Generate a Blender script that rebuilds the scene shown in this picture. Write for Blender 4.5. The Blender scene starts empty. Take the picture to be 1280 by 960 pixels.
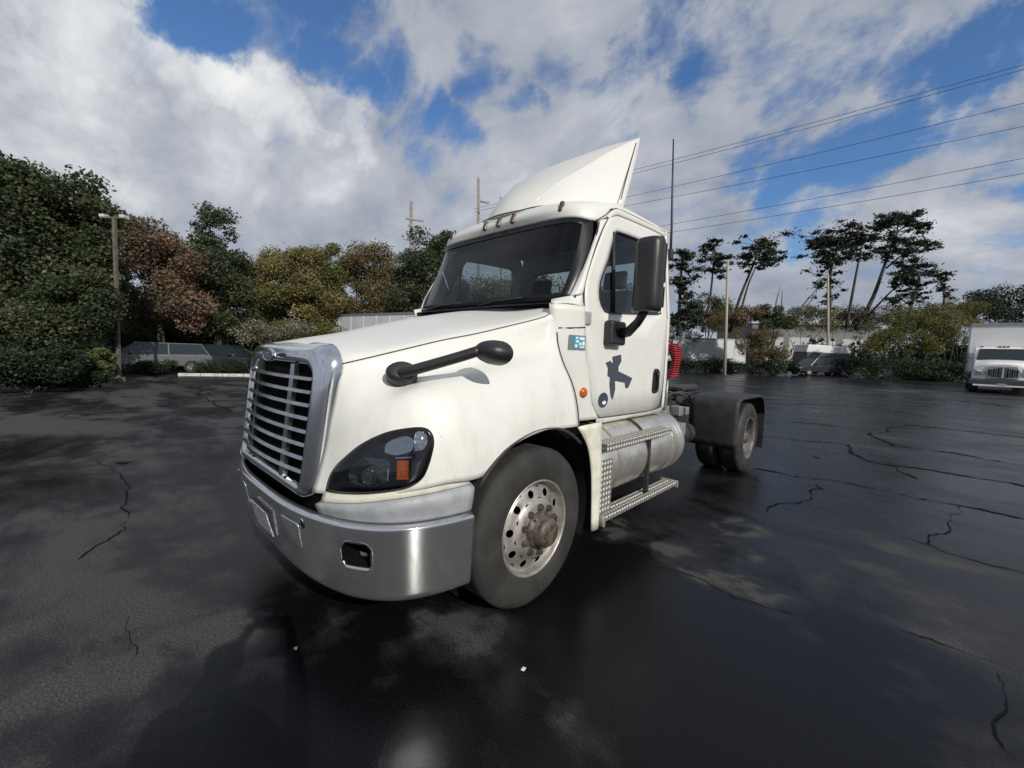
import bpy, bmesh, math, random
import numpy as np
from mathutils import Vector, Matrix
from mathutils.bvhtree import BVHTree
random.seed(7); RNG = np.random.default_rng(11)
S = bpy.context.scene
COL = S.collection
PI = math.pi

# ------------------------------------------------------------------ camera
CAM = np.array((2.7864, -0.6917, 1.5887))
FW = np.array((-0.68489882, 0.72500194, -0.07270346))
RT = np.array((0.72446934, 0.68824012, 0.03833692))
UP = np.array((-0.07783178, 0.02641452, 0.99661652))
cd = bpy.data.cameras.new('camera'); cam = bpy.data.objects.new('camera', cd); COL.objects.link(cam)
cd.sensor_width = 36; cd.lens = 515.12 / 1280 * 36
cd.clip_start = 0.05; cd.clip_end = 3000
M4 = Matrix.Identity(4)
for i in range(3):
    M4[i][0] = RT[i]; M4[i][1] = UP[i]; M4[i][2] = -FW[i]; M4[i][3] = CAM[i]
cam.matrix_world = M4
S.camera = cam
S.view_settings.view_transform = 'Standard'; S.view_settings.look = 'None'
S.view_settings.exposure = 0; S.view_settings.gamma = 1

def skydir(px, py):
    d = FW + RT * (px - 640) / 515.12 - UP * (py - 480) / 515.12
    return d / np.linalg.norm(d)

# ------------------------------------------------------------------ light
SUN = Vector((0.818, -0.245, 0.512)).normalized()
ld = bpy.data.lights.new('sun', 'SUN'); ld.energy = 3.45; ld.angle = math.radians(0.5); ld.color = (1, 0.955, 0.87)
lo = bpy.data.objects.new('sun', ld); COL.objects.link(lo)
lo.rotation_euler = SUN.to_track_quat('Z', 'Y').to_euler(); lo.location = (20, -8, 25)

def NG(tree):
    nt = tree; nt.nodes.clear()
    def n(t, **k):
        o = nt.nodes.new(t)
        for a, v in k.items():
            if a == 'ins':
                for key, val in v.items():
                    s = o.inputs[key]
                    if isinstance(val, bpy.types.NodeSocket): nt.links.new(val, s)
                    else: s.default_value = val
            else: setattr(o, a, v)
        return o
    def math_(op, a, b=0.0, clamp=False):
        o = n('ShaderNodeMath', operation=op, use_clamp=clamp)
        for i, v in enumerate((a, b)):
            if isinstance(v, bpy.types.NodeSocket): nt.links.new(v, o.inputs[i])
            else: o.inputs[i].default_value = v
        return o.outputs[0]
    def ramp(fac, stops, interp='LINEAR'):
        o = n('ShaderNodeValToRGB'); nt.links.new(fac, o.inputs[0]); cr = o.color_ramp; cr.interpolation = interp
        while len(cr.elements) > 1: cr.elements.remove(cr.elements[-1])
        for i, (p, c) in enumerate(stops):
            e = cr.elements[0] if i == 0 else cr.elements.new(p)
            e.position = p; e.color = (*c, 1) if len(c) == 3 else c
        return o.outputs[0]
    def noise(vec, scale, detail=4, rough=.55, dist=0.0):
        return n('ShaderNodeTexNoise', ins={'Vector': vec, 'Scale': scale, 'Detail': detail, 'Roughness': rough, 'Distortion': dist})
    def smooth(v, a, b):
        o = n('ShaderNodeMapRange', interpolation_type='SMOOTHSTEP'); nt.links.new(v, o.inputs[0])
        o.inputs[1].default_value = a; o.inputs[2].default_value = b
        return o.outputs[0]
    def mix(f, a, b, kind='MIX'):
        o = n('ShaderNodeMix', data_type='RGBA', blend_type=kind)
        for i, v in ((0, f), (6, a), (7, b)):
            if isinstance(v, bpy.types.NodeSocket): nt.links.new(v, o.inputs[i])
            else: o.inputs[i].default_value = v if not isinstance(v, tuple) or len(v) == 4 else (*v, 1)
        return o.outputs[2]
    return nt, n, math_, ramp, noise, smooth, mix

w = bpy.data.worlds.new('World'); S.world = w; w.use_nodes = True
nt, n, mth, ramp, noise, smooth, mix = NG(w.node_tree)
sky = n('ShaderNodeTexSky', sky_type='NISHITA', sun_disc=False, sun_elevation=math.asin(SUN.z),
        sun_rotation=math.atan2(SUN.x, SUN.y), altitude=50, air_density=1.0, dust_density=0.4, ozone_density=1.6)
tc = n('ShaderNodeTexCoord').outputs['Generated']
# perspective of a cloud sheet: divide the horizontal direction by height
sep = n('ShaderNodeSeparateXYZ', ins={0: tc})
zz = mth('ADD', mth('MAXIMUM', sep.outputs[2], 0.0), 0.5)
pl = n('ShaderNodeCombineXYZ', ins={0: mth('DIVIDE', sep.outputs[0], zz), 1: mth('DIVIDE', sep.outputs[1], zz), 2: 0.0}).outputs[0]
f1 = noise(pl, 2.6, 6, .55, .3); f2 = noise(pl, 7.0, 5, .55, .2); 
d1, d2 = skydir(250, 10), skydir(590, 185); q1 = d1[:2] / (d1[2] + .5); q2 = d2[:2] / (d2[2] + .5)
st_map = n('ShaderNodeMapping', ins={'Vector': pl, 'Rotation': (0, 0, -math.atan2(q2[1] - q1[1], q2[0] - q1[0])), 'Scale': (.9, 1.75, 1)}).outputs[0]
f3 = noise(st_map, 3.4, 7, .62, .5)
wn = noise(tc, 4.2, 7, .64)
warp = n('ShaderNodeVectorMath', operation='MULTIPLY_ADD')
nt.links.new(wn.outputs['Color'], warp.inputs[0]); warp.inputs[1].default_value = (.34, .34, .26)
off = n('ShaderNodeVectorMath', operation='ADD'); nt.links.new(tc, off.inputs[0]); off.inputs[1].default_value = (-.17, -.17, -.13)
nt.links.new(off.outputs[0], warp.inputs[2])
wdir = n('ShaderNodeVectorMath', operation='NORMALIZE'); nt.links.new(warp.outputs[0], wdir.inputs[0])
def blobs(lst):
    acc = None
    for px, py, r, amp in lst:
        d = skydir(px, py); rad = r / 515.12 / (1 + ((px - 640) ** 2 + (py - 480) ** 2) / 515.12 ** 2) ** .5
        o = n('ShaderNodeVectorMath', operation='DOT_PRODUCT'); nt.links.new(wdir.outputs[0], o.inputs[0]); o.inputs[1].default_value = tuple(d)
        k = 2 / rad ** 2
        v = mth('MULTIPLY_ADD', o.outputs['Value'], k); nt.nodes[-1].inputs[2].default_value = 1 - k
        v = mth('MULTIPLY', mth('MAXIMUM', v, 0.0), amp)
        acc = v if acc is None else mth('MAXIMUM', acc, v)
    return acc
BLUE = [(215, -10, 75, 1), (290, 10, 70, 1), (350, 25, 62, .85), (410, 62, 56, .8), (455, 105, 48, .8), (490, 80, 52, .72), (535, 122, 50, .66), (575, 162, 50, .66), (515, 175, 40, .45), (430, 20, 70, .5), (600, 100, 45, .5), (360, -60, 120, 1), (520, 20, 60, .25),
        (830, 35, 66, .72), (880, 70, 66, .72), (930, 50, 60, .65), (870, 100, 45, .6), (990, 85, 62, .7), (1050, 70, 60, .6), (1110, 95, 60, .75), (1190, 85, 66, .9), (1262, 70, 60, .85), (755, 153, 30, .5), (655, 122, 28, .5), (710, 60, 50, .4), (770, 100, 40, .45),
        (1060, 225, 80, 1), (1000, 245, 66, .9), (1120, 190, 66, .95), (1025, 285, 44, .85), (960, 210, 48, .6), (1175, 165, 50, .7), (1265, 245, 44, .65), (1240, 170, 50, .5), (1230, 300, 60, .35)]
WHITE = [(90, 30, 110, .8), (190, 60, 90, .9), (290, 100, 80, .95), (340, 140, 70, .8), (225, 140, 50, .6), (60, 90, 120, .55), (430, 150, 50, .45), (30, 180, 120, .35), (300, 200, 120, .3),
         (1180, 130, 50, .4), (840, 260, 60, .3), (1150, 300, 70, .35), (760, 200, 90, .25), (600, 230, 90, .25), (520, 280, 60, .3)]
bl = blobs(BLUE); wh = blobs(WHITE)
clear = mth('ADD', mth('MULTIPLY', bl, 1.05), mth('ADD', mth('MULTIPLY', mth('SUBTRACT', f1.outputs[0], .5), .9), mth('MULTIPLY', mth('SUBTRACT', f3.outputs[0], .5), 2.1)))
clear = smooth(clear, .12, .90)
lum = mth('ADD', mth('MULTIPLY', wh, .55), mth('ADD', mth('MULTIPLY', mth('SUBTRACT', f1.outputs[0], .5), -.75), mth('ADD', mth('MULTIPLY', mth('SUBTRACT', f2.outputs[0], .5), .45), mth('MULTIPLY', mth('SUBTRACT', f3.outputs[0], .5), -.55))))
lum = mth('ADD', lum, .455)
ccol = ramp(lum, [(0, (.20, .235, .30)), (.35, (.33, .37, .45)), (.6, (.50, .53, .59)), (.85, (.80, .82, .84)), (1, (.95, .95, .95))])
skyt = mix(1.0, sky.outputs[0], (.62, .86, 1.12, 1), 'MULTIPLY')
bgs = n('ShaderNodeBackground', ins={0: skyt, 1: 0.115})
bgc = n('ShaderNodeBackground', ins={0: ccol, 1: 0.95})
ms = n('ShaderNodeMixShader', ins={0: mth('SUBTRACT', 1.0, clear), 1: bgs.outputs[0], 2: bgc.outputs[0]})
wo = n('ShaderNodeOutputWorld'); nt.links.new(ms.outputs[0], wo.inputs[0])

# ------------------------------------------------------------------ materials
MATS = {}
def mat(name, col, rough=.5, metal=0.0, spec=.5, var=0.0, vscale=6.0, bump=0.0, bscale=40.0, col2=None, coat=0.0, grime=0):
    if name in MATS: return MATS[name]
    m = bpy.data.materials.new(name); m.use_nodes = True; MATS[name] = m
    nt, n, mth, ramp, noise, smooth, mix = NG(m.node_tree)
    b = n('ShaderNodeBsdfPrincipled'); out = n('ShaderNodeOutputMaterial'); nt.links.new(b.outputs[0], out.inputs[0])
    b.inputs['Base Color'].default_value = (*col, 1); b.inputs['Roughness'].default_value = rough
    b.inputs['Metallic'].default_value = metal; b.inputs['Specular IOR Level'].default_value = spec
    b.inputs['Coat Weight'].default_value = coat; b.inputs['Coat Roughness'].default_value = .06
    oc = n('ShaderNodeTexCoord').outputs['Object']
    if var or col2:
        nz = noise(oc, vscale, 6, .6)
        c2 = col2 or tuple(max(0, c * (1 - var)) for c in col)
        nt.links.new(mix(smooth(nz.outputs[0], .38, .68), (*col, 1), (*c2, 1)), b.inputs['Base Color'])
        rr = mth('MULTIPLY_ADD', nz.outputs[0], .25); nt.nodes[-1].inputs[2].default_value = max(0.02, rough - .12)
        nt.links.new(rr, b.inputs['Roughness'])
    if grime:
        # road film low on the panels and scattered specks
        sz = n('ShaderNodeSeparateXYZ', ins={0: oc}).outputs[2]; g1 = noise(n('ShaderNodeMapping', ins={'Vector': oc, 'Scale': (1, 1, .35)}).outputs[0], 9, 6, .7)
        low = mth('MULTIPLY', smooth(mth('MULTIPLY', sz, -1.0), -1.75, -.75), smooth(g1.outputs[0], .42, .75))
        sp = n('ShaderNodeTexVoronoi', ins={'Vector': oc, 'Scale': 14.0}); dots = mth('LESS_THAN', sp.outputs['Distance'], .055)
        pick = mth('GREATER_THAN', n('ShaderNodeSeparateColor', ins={0: sp.outputs['Color']}).outputs[0], .72)
        src = b.inputs['Base Color'].links[0].from_socket
        c_ = mix(mth('MULTIPLY', low, .40), src, (.36, .34, .29, 1)); c_ = mix(mth('MULTIPLY', mth('MULTIPLY', dots, pick), .55), c_, (.16, .14, .12, 1))
        nt.links.new(c_, b.inputs['Base Color'])
    if bump:
        nb = noise(oc, bscale, 4, .6)
        bp = n('ShaderNodeBump', ins={'Strength': bump, 'Distance': .01, 'Height': nb.outputs[0]}); nt.links.new(bp.outputs[0], b.inputs['Normal'])
    return m
WHITE_P = mat('white_paint', (.715, .71, .672), .44, coat=.16, col2=(.685, .675, .63), vscale=2.2, grime=1)
CREAM = mat('cream_plastic', (.72, .70, .60), .5, col2=(.60, .58, .48), vscale=9)
GREYV = mat('grey_valance', (.34, .35, .37), .5, col2=(.27, .28, .30), vscale=14)
CHROME = mat('chrome', (.72, .73, .75), .10, 1.0, var=.12, vscale=7, bump=.05, bscale=5)
BUMPERM = mat('polished_bumper', (.66, .67, .69), .075, .90, var=.10, vscale=22, bump=.08, bscale=4)
GRILLEM = mat('grille_metal', (.46, .47, .49), .22, 1.0, var=.2, vscale=12)
RIM_SHADED = mat('rim_shaded', (.20, .19, .18), .55, .5, col2=(.08, .075, .07), vscale=9)  # rear wheel shade put into the rim colour
ALU = mat('dull_aluminium', (.80, .775, .72), .30, .82, col2=(.60, .56, .50), vscale=7, bump=.1, bscale=30)
BLACK = mat('black_plastic', (.022, .022, .023), .42, var=.3)
BLACKG = mat('gloss_black', (.012, .012, .014), .14, var=.2)
DARK = mat('dark_void', (.004, .004, .004), .95, spec=.1)
RUBBER = mat('tyre_rubber', (.020, .0195, .0185), .8, col2=(.038, .036, .033), vscale=5, bump=.15, bscale=80)
RUBBERD = mat('dark_rubber', (.018, .018, .019), .65, col2=(.035, .035, .035), vscale=6)
FRAMEM = mat('frame_paint', (.02, .02, .022), .55, col2=(.06, .05, .045), vscale=8, bump=.2, bscale=30)
HUBM = mat('greasy_hub', (.15, .13, .105), .6, .35, col2=(.045, .035, .03), vscale=22, bump=.3, bscale=60)
RIMM = mat('rim_alloy', (.50, .475, .44), .42, .7, col2=(.30, .275, .245), vscale=11, bump=.1, bscale=50)
RED = mat('red_hose', (.26, .012, .018), .4)
AMBER = mat('amber_plastic', (.55, .13, .02), .25, col2=(.35, .06, .01), vscale=60)
MARKER = mat('marker_lens', (.07, .035, .02), .25)
SEATM = mat('seat_cloth', (.035, .036, .04), .9)
DASHM = mat('dash_plastic', (.03, .03, .033), .6)
DECAL = mat('dark_decal', (.055, .065, .085), .55)
LOGOB = mat('badge_navy', (.05, .06, .09), .3)
TEAL = mat('sticker_teal', (.06, .35, .50), .45)
STGREY = mat('sticker_grey', (.16, .19, .21), .5)
STWHITE = mat('sticker_white', (.75, .80, .82), .5)
SEAM = mat('seam_dark', (.05, .05, .045), .8)  # dark colour of joints, seals and rails
PLATE = mat('plate_white', (.50, .51, .52), .5, col2=(.13, .14, .16), vscale=60)
STEELP = mat('galvanised_steel', (.38, .39, .40), .5, .6, var=.2)
WOODP = mat('weathered_pole', (.28, .25, .21), .85, col2=(.19, .165, .14), vscale=3, bump=.3)
WIREM = mat('wire_black', (.02, .02, .022), .6)
BARK = mat('bark', (.085, .065, .05), .9, col2=(.045, .035, .028), vscale=5, bump=.5, bscale=12)
BARKP = mat('pine_bark', (.06, .047, .04), .9, col2=(.035, .028, .025), vscale=5)
CARW = mat('car_silver', (.16, .165, .17), .35, .3, var=.2)
CARD = mat('car_dark', (.03, .032, .036), .25, coat=.4)
CARR = mat('car_maroon', (.10, .018, .018), .3, coat=.4)
TRW = mat('trailer_white', (.62, .65, .68), .5, var=.12, vscale=2)
TRUCKW = mat('box_white', (.78, .78, .77), .35, coat=.3)
CARGLASS = mat('dark_glass', (.02, .03, .035), .06, spec=.6)
HLGLASS = mat('clear_lamp', (.55, .57, .58), .12, .4)
REDL = mat('red_lens', (.40, .02, .02), .3)
CONC = mat('concrete_white', (.52, .51, .49), .8, var=.3)
MIRG = mat('mirror_glass', (.8, .8, .82), .03, 1.0)

def treadplate():
    m = bpy.data.materials.new('tread_plate'); m.use_nodes = True
    nt, n, mth, ramp, noise, smooth, mix = NG(m.node_tree)
    b = n('ShaderNodeBsdfPrincipled'); out = n('ShaderNodeOutputMaterial'); nt.links.new(b.outputs[0], out.inputs[0])
    oc = n('ShaderNodeTexCoord').outputs['Object']
    v = n('ShaderNodeTexVoronoi', feature='F1', ins={'Vector': oc, 'Scale': 24.49, 'Randomness': .08})
    d = mth('SUBTRACT', 1.0, smooth(v.outputs['Distance'], .20, .42))
    nt.links.new(mix(d, (.20, .19, .17, 1), (.80, .78, .73, 1)), b.inputs['Base Color'])
    b.inputs['Metallic'].default_value = .25; b.inputs['Roughness'].default_value = .42
    bp = n('ShaderNodeBump', ins={'Strength': .8, 'Distance': .006, 'Height': d}); nt.links.new(bp.outputs[0], b.inputs['Normal'])
    return m
TREAD = treadplate()
def glassmat(name, tint, gloss=.0, rough=.02, dark=0.0):
    m = bpy.data.materials.new(name); m.use_nodes = True
    nt, n, mth, ramp, noise, smooth, mix = NG(m.node_tree)
    t = n('ShaderNodeBsdfTransparent', ins={0: (*tint, 1)}); g = n('ShaderNodeBsdfGlossy', ins={0: (1, 1, 1, 1), 'Roughness': rough})
    fr = n('ShaderNodeFresnel', ins={0: 1.36})
    f = mth('ADD', fr.outputs[0], gloss, True)
    s = n('ShaderNodeMixShader', ins={0: f, 1: t.outputs[0], 2: g.outputs[0]})
    out = n('ShaderNodeOutputMaterial'); nt.links.new(s.outputs[0], out.inputs[0])
    return m
GLASS = glassmat('tinted_glass', (.60, .68, .69), .0)
CERAM = mat('black_ceramic', (.006, .006, .007), .35, spec=.35)
LENS = glassmat('lamp_lens', (.62, .64, .66), .02)

def gpt(px, py):
    d = FW + RT * (px - 640) / 515.12 - UP * (py - 480) / 515.12; q = CAM - d * CAM[2] / d[2]; return q[0], q[1]
DRY = [(*gpt(a, b), r, k) for a, b, r, k in ((575, 785, .42, .40), (530, 800, .30, .3), (120, 855, .30, .16), (300, 790, .30, .22), (840, 690, .34, .34), (900, 720, .34, .36), (960, 745, .3, .3), (780, 665, .3, .34), (930, 700, .25, .3), (930, 660, .3, .26), (740, 900, .25, .2), (60, 530, 2.0, .15), (230, 560, 1.6, .12), (180, 640, .8, .10), (420, 790, .2, .14), (1000, 500, 3.0, .14), (1200, 505, 5.0, .16))]
def asphalt():
    m = bpy.data.materials.new('wet_asphalt'); m.use_nodes = True
    nt, n, mth, ramp, noise, smooth, mix = NG(m.node_tree)
    b = n('ShaderNodeBsdfPrincipled'); out = n('ShaderNodeOutputMaterial'); nt.links.new(b.outputs[0], out.inputs[0])
    oc = n('ShaderNodeTexCoord').outputs['Object']
    mp = n('ShaderNodeMapping', ins={'Vector': oc, 'Rotation': (0, 0, .77), 'Scale': (.55, 1.5, 1)}).outputs[0]
    big = noise(mp, .55, 6, .62, .4); mid = noise(oc, 2.3, 5, .6, .2); fine = noise(oc, 95, 3, .7); gr = noise(oc, 330, 2, .6)
    t = mth('ADD', mth('MULTIPLY', big.outputs[0], .72), mth('MULTIPLY', mid.outputs[0], .28))
    sx = n('ShaderNodeVectorMath', operation='DOT_PRODUCT', ins={0: oc, 1: (-.0075, -.0069, 0.0)}).outputs['Value']   # the left of the lot has dried more
    t = mth('ADD', t, mth('MINIMUM', mth('MAXIMUM', mth('ADD', sx, .02), -.05), .025))
    # ground shade by the nose and front wheel, painted in as darker asphalt
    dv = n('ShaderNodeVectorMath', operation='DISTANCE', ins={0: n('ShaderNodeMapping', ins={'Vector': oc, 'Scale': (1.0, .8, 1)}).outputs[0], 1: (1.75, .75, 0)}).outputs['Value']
    shade_patch = mth('SUBTRACT', 1.0, smooth(mth('ADD', dv, mth('MULTIPLY', mth('SUBTRACT', mid.outputs[0], .5), 2.2)), .9, 2.2))
    t = mth('SUBTRACT', t, mth('MULTIPLY', shade_patch, .13))
    pat = None; dnz = n('ShaderNodeVectorMath', operation='MULTIPLY_ADD', ins={0: mid.outputs['Color'], 1: (.9, .9, 0), 2: oc}).outputs[0]
    for cx_, cy_, r_, am in DRY:
        dd = n('ShaderNodeVectorMath', operation='DISTANCE', ins={0: dnz, 1: (cx_ + .45, cy_ + .45, 0)}).outputs['Value']
        v = mth('MULTIPLY', mth('MAXIMUM', mth('SUBTRACT', 1.0, mth('DIVIDE', dd, r_)), 0.0), am * .8); pat = v if pat is None else mth('MAXIMUM', pat, v)
    t = mth('ADD', t, pat)
    dry = smooth(t, .50, .62)
    damp = smooth(t, .38, .54)
    tone = mth('ADD', mth('MULTIPLY', fine.outputs[0], .8), mth('MULTIPLY', gr.outputs[0], .4))
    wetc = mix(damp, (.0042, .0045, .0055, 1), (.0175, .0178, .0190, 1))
    base = mix(dry, wetc, (.054, .0535, .052, 1))
    grain = ramp(tone, [(.38, (.35, .35, .35)), (.6, (1, 1, 1)), (.78, (2.3, 2.3, 2.3))])
    nt.links.new(mix(1.0, base, grain, 'MULTIPLY'), b.inputs['Base Color'])
    r = mix(damp, (.24, .24, .24, 1), (.38, .38, .38, 1)); r = mix(dry, r, (.72, .72, .72, 1))
    nt.links.new(r, b.inputs['Roughness'])
    sp = mix(dry, (.21, .21, .21, 1), (.20, .20, .20, 1)); nt.links.new(sp, b.inputs['Specular IOR Level'])
    st = mth('MULTIPLY_ADD', dry, .25); nt.nodes[-1].inputs[2].default_value = .13
    bp = n('ShaderNodeBump', ins={'Strength': st, 'Distance': .006, 'Height': tone}); nt.links.new(bp.outputs[0], b.inputs['Normal'])
    return m
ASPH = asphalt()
CRACKM = mat('crack_tar', (.004, .004, .0042), .9, spec=.1, col2=(.010, .0098, .0095), vscale=9)
def leafmat(name, stops, transl=.25):
    m = bpy.data.materials.new(name); m.use_nodes = True
    nt, n, mth, ramp, noise, smooth, mix = NG(m.node_tree)
    a = n('ShaderNodeAttribute', attribute_name='tint')
    c = ramp(a.outputs['Fac'], stops)
    d = n('ShaderNodeBsdfPrincipled', ins={'Base Color': c, 'Roughness': .6, 'Specular IOR Level': .25})
    t = n('ShaderNodeBsdfTranslucent', ins={0: c})
    s = n('ShaderNodeMixShader', ins={0: transl, 1: d.outputs[0], 2: t.outputs[0]})
    out = n('ShaderNodeOutputMaterial'); nt.links.new(s.outputs[0], out.inputs[0])
    return m

# ------------------------------------------------------------------ mesh helpers
def mesh_obj(name, v, f, m=None, parent=None, smooth=True, loc=None):
    me = bpy.data.meshes.new(name); me.from_pydata([tuple(map(float, p)) for p in v], [], f); me.update()
    if m: me.materials.append(m)
    if smooth: me.polygons.foreach_set('use_smooth', [True] * len(me.polygons))
    o = bpy.data.objects.new(name, me); COL.objects.link(o)
    if parent: o.parent = parent
    if loc: o.location = loc
    return o
class MB:
    def __init__(s): s.v = []; s.f = []
    def add(s, v, f):
        k = len(s.v); s.v += [tuple(p) for p in v]; s.f += [tuple(i + k for i in q) for q in f]; return s
    def box(s, x0, x1, y0, y1, z0, z1, rz=0, piv=None, M=None):
        v = [(x, y, z) for z in (z0, z1) for y in (y0, y1) for x in (x0, x1)]
        if rz:
            cx, cy = piv or ((x0 + x1) / 2, (y0 + y1) / 2); ca, sa = math.cos(rz), math.sin(rz)
            v = [(cx + (x - cx) * ca - (y - cy) * sa, cy + (x - cx) * sa + (y - cy) * ca, z) for x, y, z in v]
        if M: v = [tuple(M @ Vector(p)) for p in v]
        return s.add(v, [(0, 2, 3, 1), (4, 5, 7, 6), (0, 1, 5, 4), (2, 6, 7, 3), (0, 4, 6, 2), (1, 3, 7, 5)])
    def tube(s, pts, r, nseg=10, cap=True, ry=None):
        pts = [Vector(p) for p in pts]; rs = r if isinstance(r, (list, tuple)) else [r] * len(pts)
        V = []; F = []; prev = None
        for i, p in enumerate(pts):
            t = (pts[min(i + 1, len(pts) - 1)] - pts[max(i - 1, 0)]).normalized()
            if prev is None:
                a = Vector((0, 0, 1)) if abs(t.z) < .9 else Vector((1, 0, 0)); u = t.cross(a).normalized()
            else: u = (prev - t * prev.dot(t)).normalized()
            prev = u; w_ = t.cross(u)
            for k in range(nseg):
                an = 2 * PI * k / nseg; V.append(p + u * (math.cos(an) * rs[i]) + w_ * (math.sin(an) * (ry if ry else rs[i])))
        for i in range(len(pts) - 1):
            for k in range(nseg):
                a = i * nseg + k; b = i * nseg + (k + 1) % nseg; F.append((a, b, b + nseg, a + nseg))
        if cap: F.append(tuple(reversed(range(nseg)))); F.append(tuple(range((len(pts) - 1) * nseg, len(pts) * nseg)))
        return s.add(V, F)
    def lathe(s, prof, c=(0, 0, 0), axis='x', nseg=32, closed=False):
        V = []; F = []
        for k in range(nseg):
            an = 2 * PI * k / nseg; ca, sa = math.cos(an), math.sin(an)
            for r, h in prof:
                if axis == 'x': p = (c[0] + h, c[1] + r * ca, c[2] + r * sa)
                elif axis == 'y': p = (c[0] + r * ca, c[1] + h, c[2] + r * sa)
                else: p = (c[0] + r * ca, c[1] + r * sa, c[2] + h)
                V.append(p)
        m_ = len(prof)
        for k in range(nseg):
            for i in range(m_ - 1):
                a = k * m_ + i; b = ((k + 1) % nseg) * m_ + i; F.append((a, b, b + 1, a + 1))
        return s.add(V, F)
    def prism(s, poly, d, axis='x', at=0.0):
        # poly of 2-D points in the plane across the axis, extruded from at to at+d
        V = []
        for h in (at, at + d):
            for a, b in poly: V.append({'x': (h, a, b), 'y': (a, h, b), 'z': (a, b, h)}[axis])
        k = len(poly)
        F = [tuple(reversed(range(k))), tuple(range(k, 2 * k))] + [(i, (i + 1) % k, (i + 1) % k + k, i + k) for i in range(k)]
        return s.add(V, F)
    def grid(s, P):
        P = np.asarray(P); U, Vn = P.shape[:2]
        return s.add(P.reshape(-1, 3).tolist(), [(i * Vn + j, i * Vn + j + 1, (i + 1) * Vn + j + 1, (i + 1) * Vn + j) for i in range(U - 1) for j in range(Vn - 1)])
    def hole(s, outer, inner, fn, rings=3):
        # surface between two loops of 2-D points, matched by angle about the inner centre; fn maps 2-D to 3-D
        I = np.array(inner, float); c = I.mean(0)
        def rs(loop, k=72):
            L = np.array(loop, float); L = np.vstack([L, L[:1]]); D = []
            for t in range(k):
                an = 2 * PI * t / k; d = np.array((math.cos(an), math.sin(an))); best = None
                for a, b in zip(L[:-1], L[1:]):
                    e = b - a; det = d[0] * -e[1] + d[1] * e[0]
                    if abs(det) < 1e-12: continue
                    q = a - c; tt = (q[0] * -e[1] + q[1] * e[0]) / det; uu = (d[0] * q[1] - d[1] * q[0]) / det
                    if tt > 0 and -1e-6 <= uu <= 1 + 1e-6 and (best is None or tt < best): best = tt
                D.append(c + d * (best or 0))
            return np.array(D)
        A = rs(outer); B = rs(inner); k = len(A); V = []; F = []
        for i in range(rings + 1):
            for p in A + (B - A) * i / rings: V.append(fn(*p))
        for i in range(rings):
            for j in range(k): F.append((i * k + j, i * k + (j + 1) % k, (i + 1) * k + (j + 1) % k, (i + 1) * k + j))
        return s.add(V, F)
    def build(s, name, m=None, parent=None, smooth=False, bevel=0, solid=0, sub=0, seg=2, off=-1, loc=None, angle=None):
        o = mesh_obj(name, s.v, s.f, m, parent, smooth, loc)
        bm = bmesh.new(); bm.from_mesh(o.data); bmesh.ops.recalc_face_normals(bm, faces=bm.faces); bm.to_mesh(o.data); bm.free()
        if solid: md = o.modifiers.new('s', 'SOLIDIFY'); md.thickness = solid; md.offset = off
        if bevel:
            md = o.modifiers.new('b', 'BEVEL'); md.width = bevel; md.segments = seg; md.limit_method = 'ANGLE'; md.angle_limit = math.radians(35)
            o.data.polygons.foreach_set('use_smooth', [True] * len(o.data.polygons))
            md2 = o.modifiers.new('w', 'WEIGHTED_NORMAL')
        if sub: md = o.modifiers.new('u', 'SUBSURF'); md.levels = md.render_levels = sub
        if angle: o.data.set_sharp_from_angle(angle=math.radians(angle))
        return o
def tag(o, label=None, cat=None, group=None, kind=None):
    if label: o['label'] = label
    if cat: o['category'] = cat
    if group: o['group'] = group
    if kind: o['kind'] = kind
    return o
def empty(name, loc=(0, 0, 0), rz=0, rx=0, ry=0):
    o = bpy.data.objects.new(name, None); COL.objects.link(o); o.location = loc; o.rotation_euler = (rx, ry, rz); o.empty_display_size = .3
    return o
def kids(o): return [c for c in COL.objects if c.parent == o]
def copy_tree(o, parent=None):
    c = o.copy(); COL.objects.link(c)
    if parent is not None: c.parent = parent
    for ch in list(o.children): copy_tree(ch, c)
    return c
def cr1(P, k):
    # Catmull-Rom resample along axis 0, k sub-steps per span
    P = np.asarray(P, float); Q = np.concatenate([[2 * P[0] - P[1]], P, [2 * P[-1] - P[-2]]])
    out = []
    for i in range(1, len(Q) - 2):
        for j in range(k):
            t = j / k; a, b, c, d = Q[i - 1], Q[i], Q[i + 1], Q[i + 2]
            out.append(.5 * (2 * b + (c - a) * t + (2 * a - 5 * b + 4 * c - d) * t * t + (3 * b - a - 3 * c + d) * t ** 3))
    out.append(Q[-2]); return np.array(out)
def surf(G, ku, kv):
    A = cr1(G, ku); return np.swapaxes(cr1(np.swapaxes(A, 0, 1), kv), 0, 1)
def mirrorG(G):
    # half grid (U,V,3) with column 0 on the centre line -> full grid
    G = np.asarray(G, float); L = G[:, :0:-1].copy(); L[..., 0] *= -1
    return np.concatenate([L, G], 1)
def loft(*lines): return np.stack([np.asarray(l, float) for l in lines])

# ================================================================== THE TRUCK
# truck frame: front bumper centre at the origin, nose towards -Y, driver's side +X
truck = empty('semi_truck')
tag(truck, 'large white day-cab semi tractor with chrome grille and roof wind deflector on wet asphalt', 'truck')
T = truck

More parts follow.
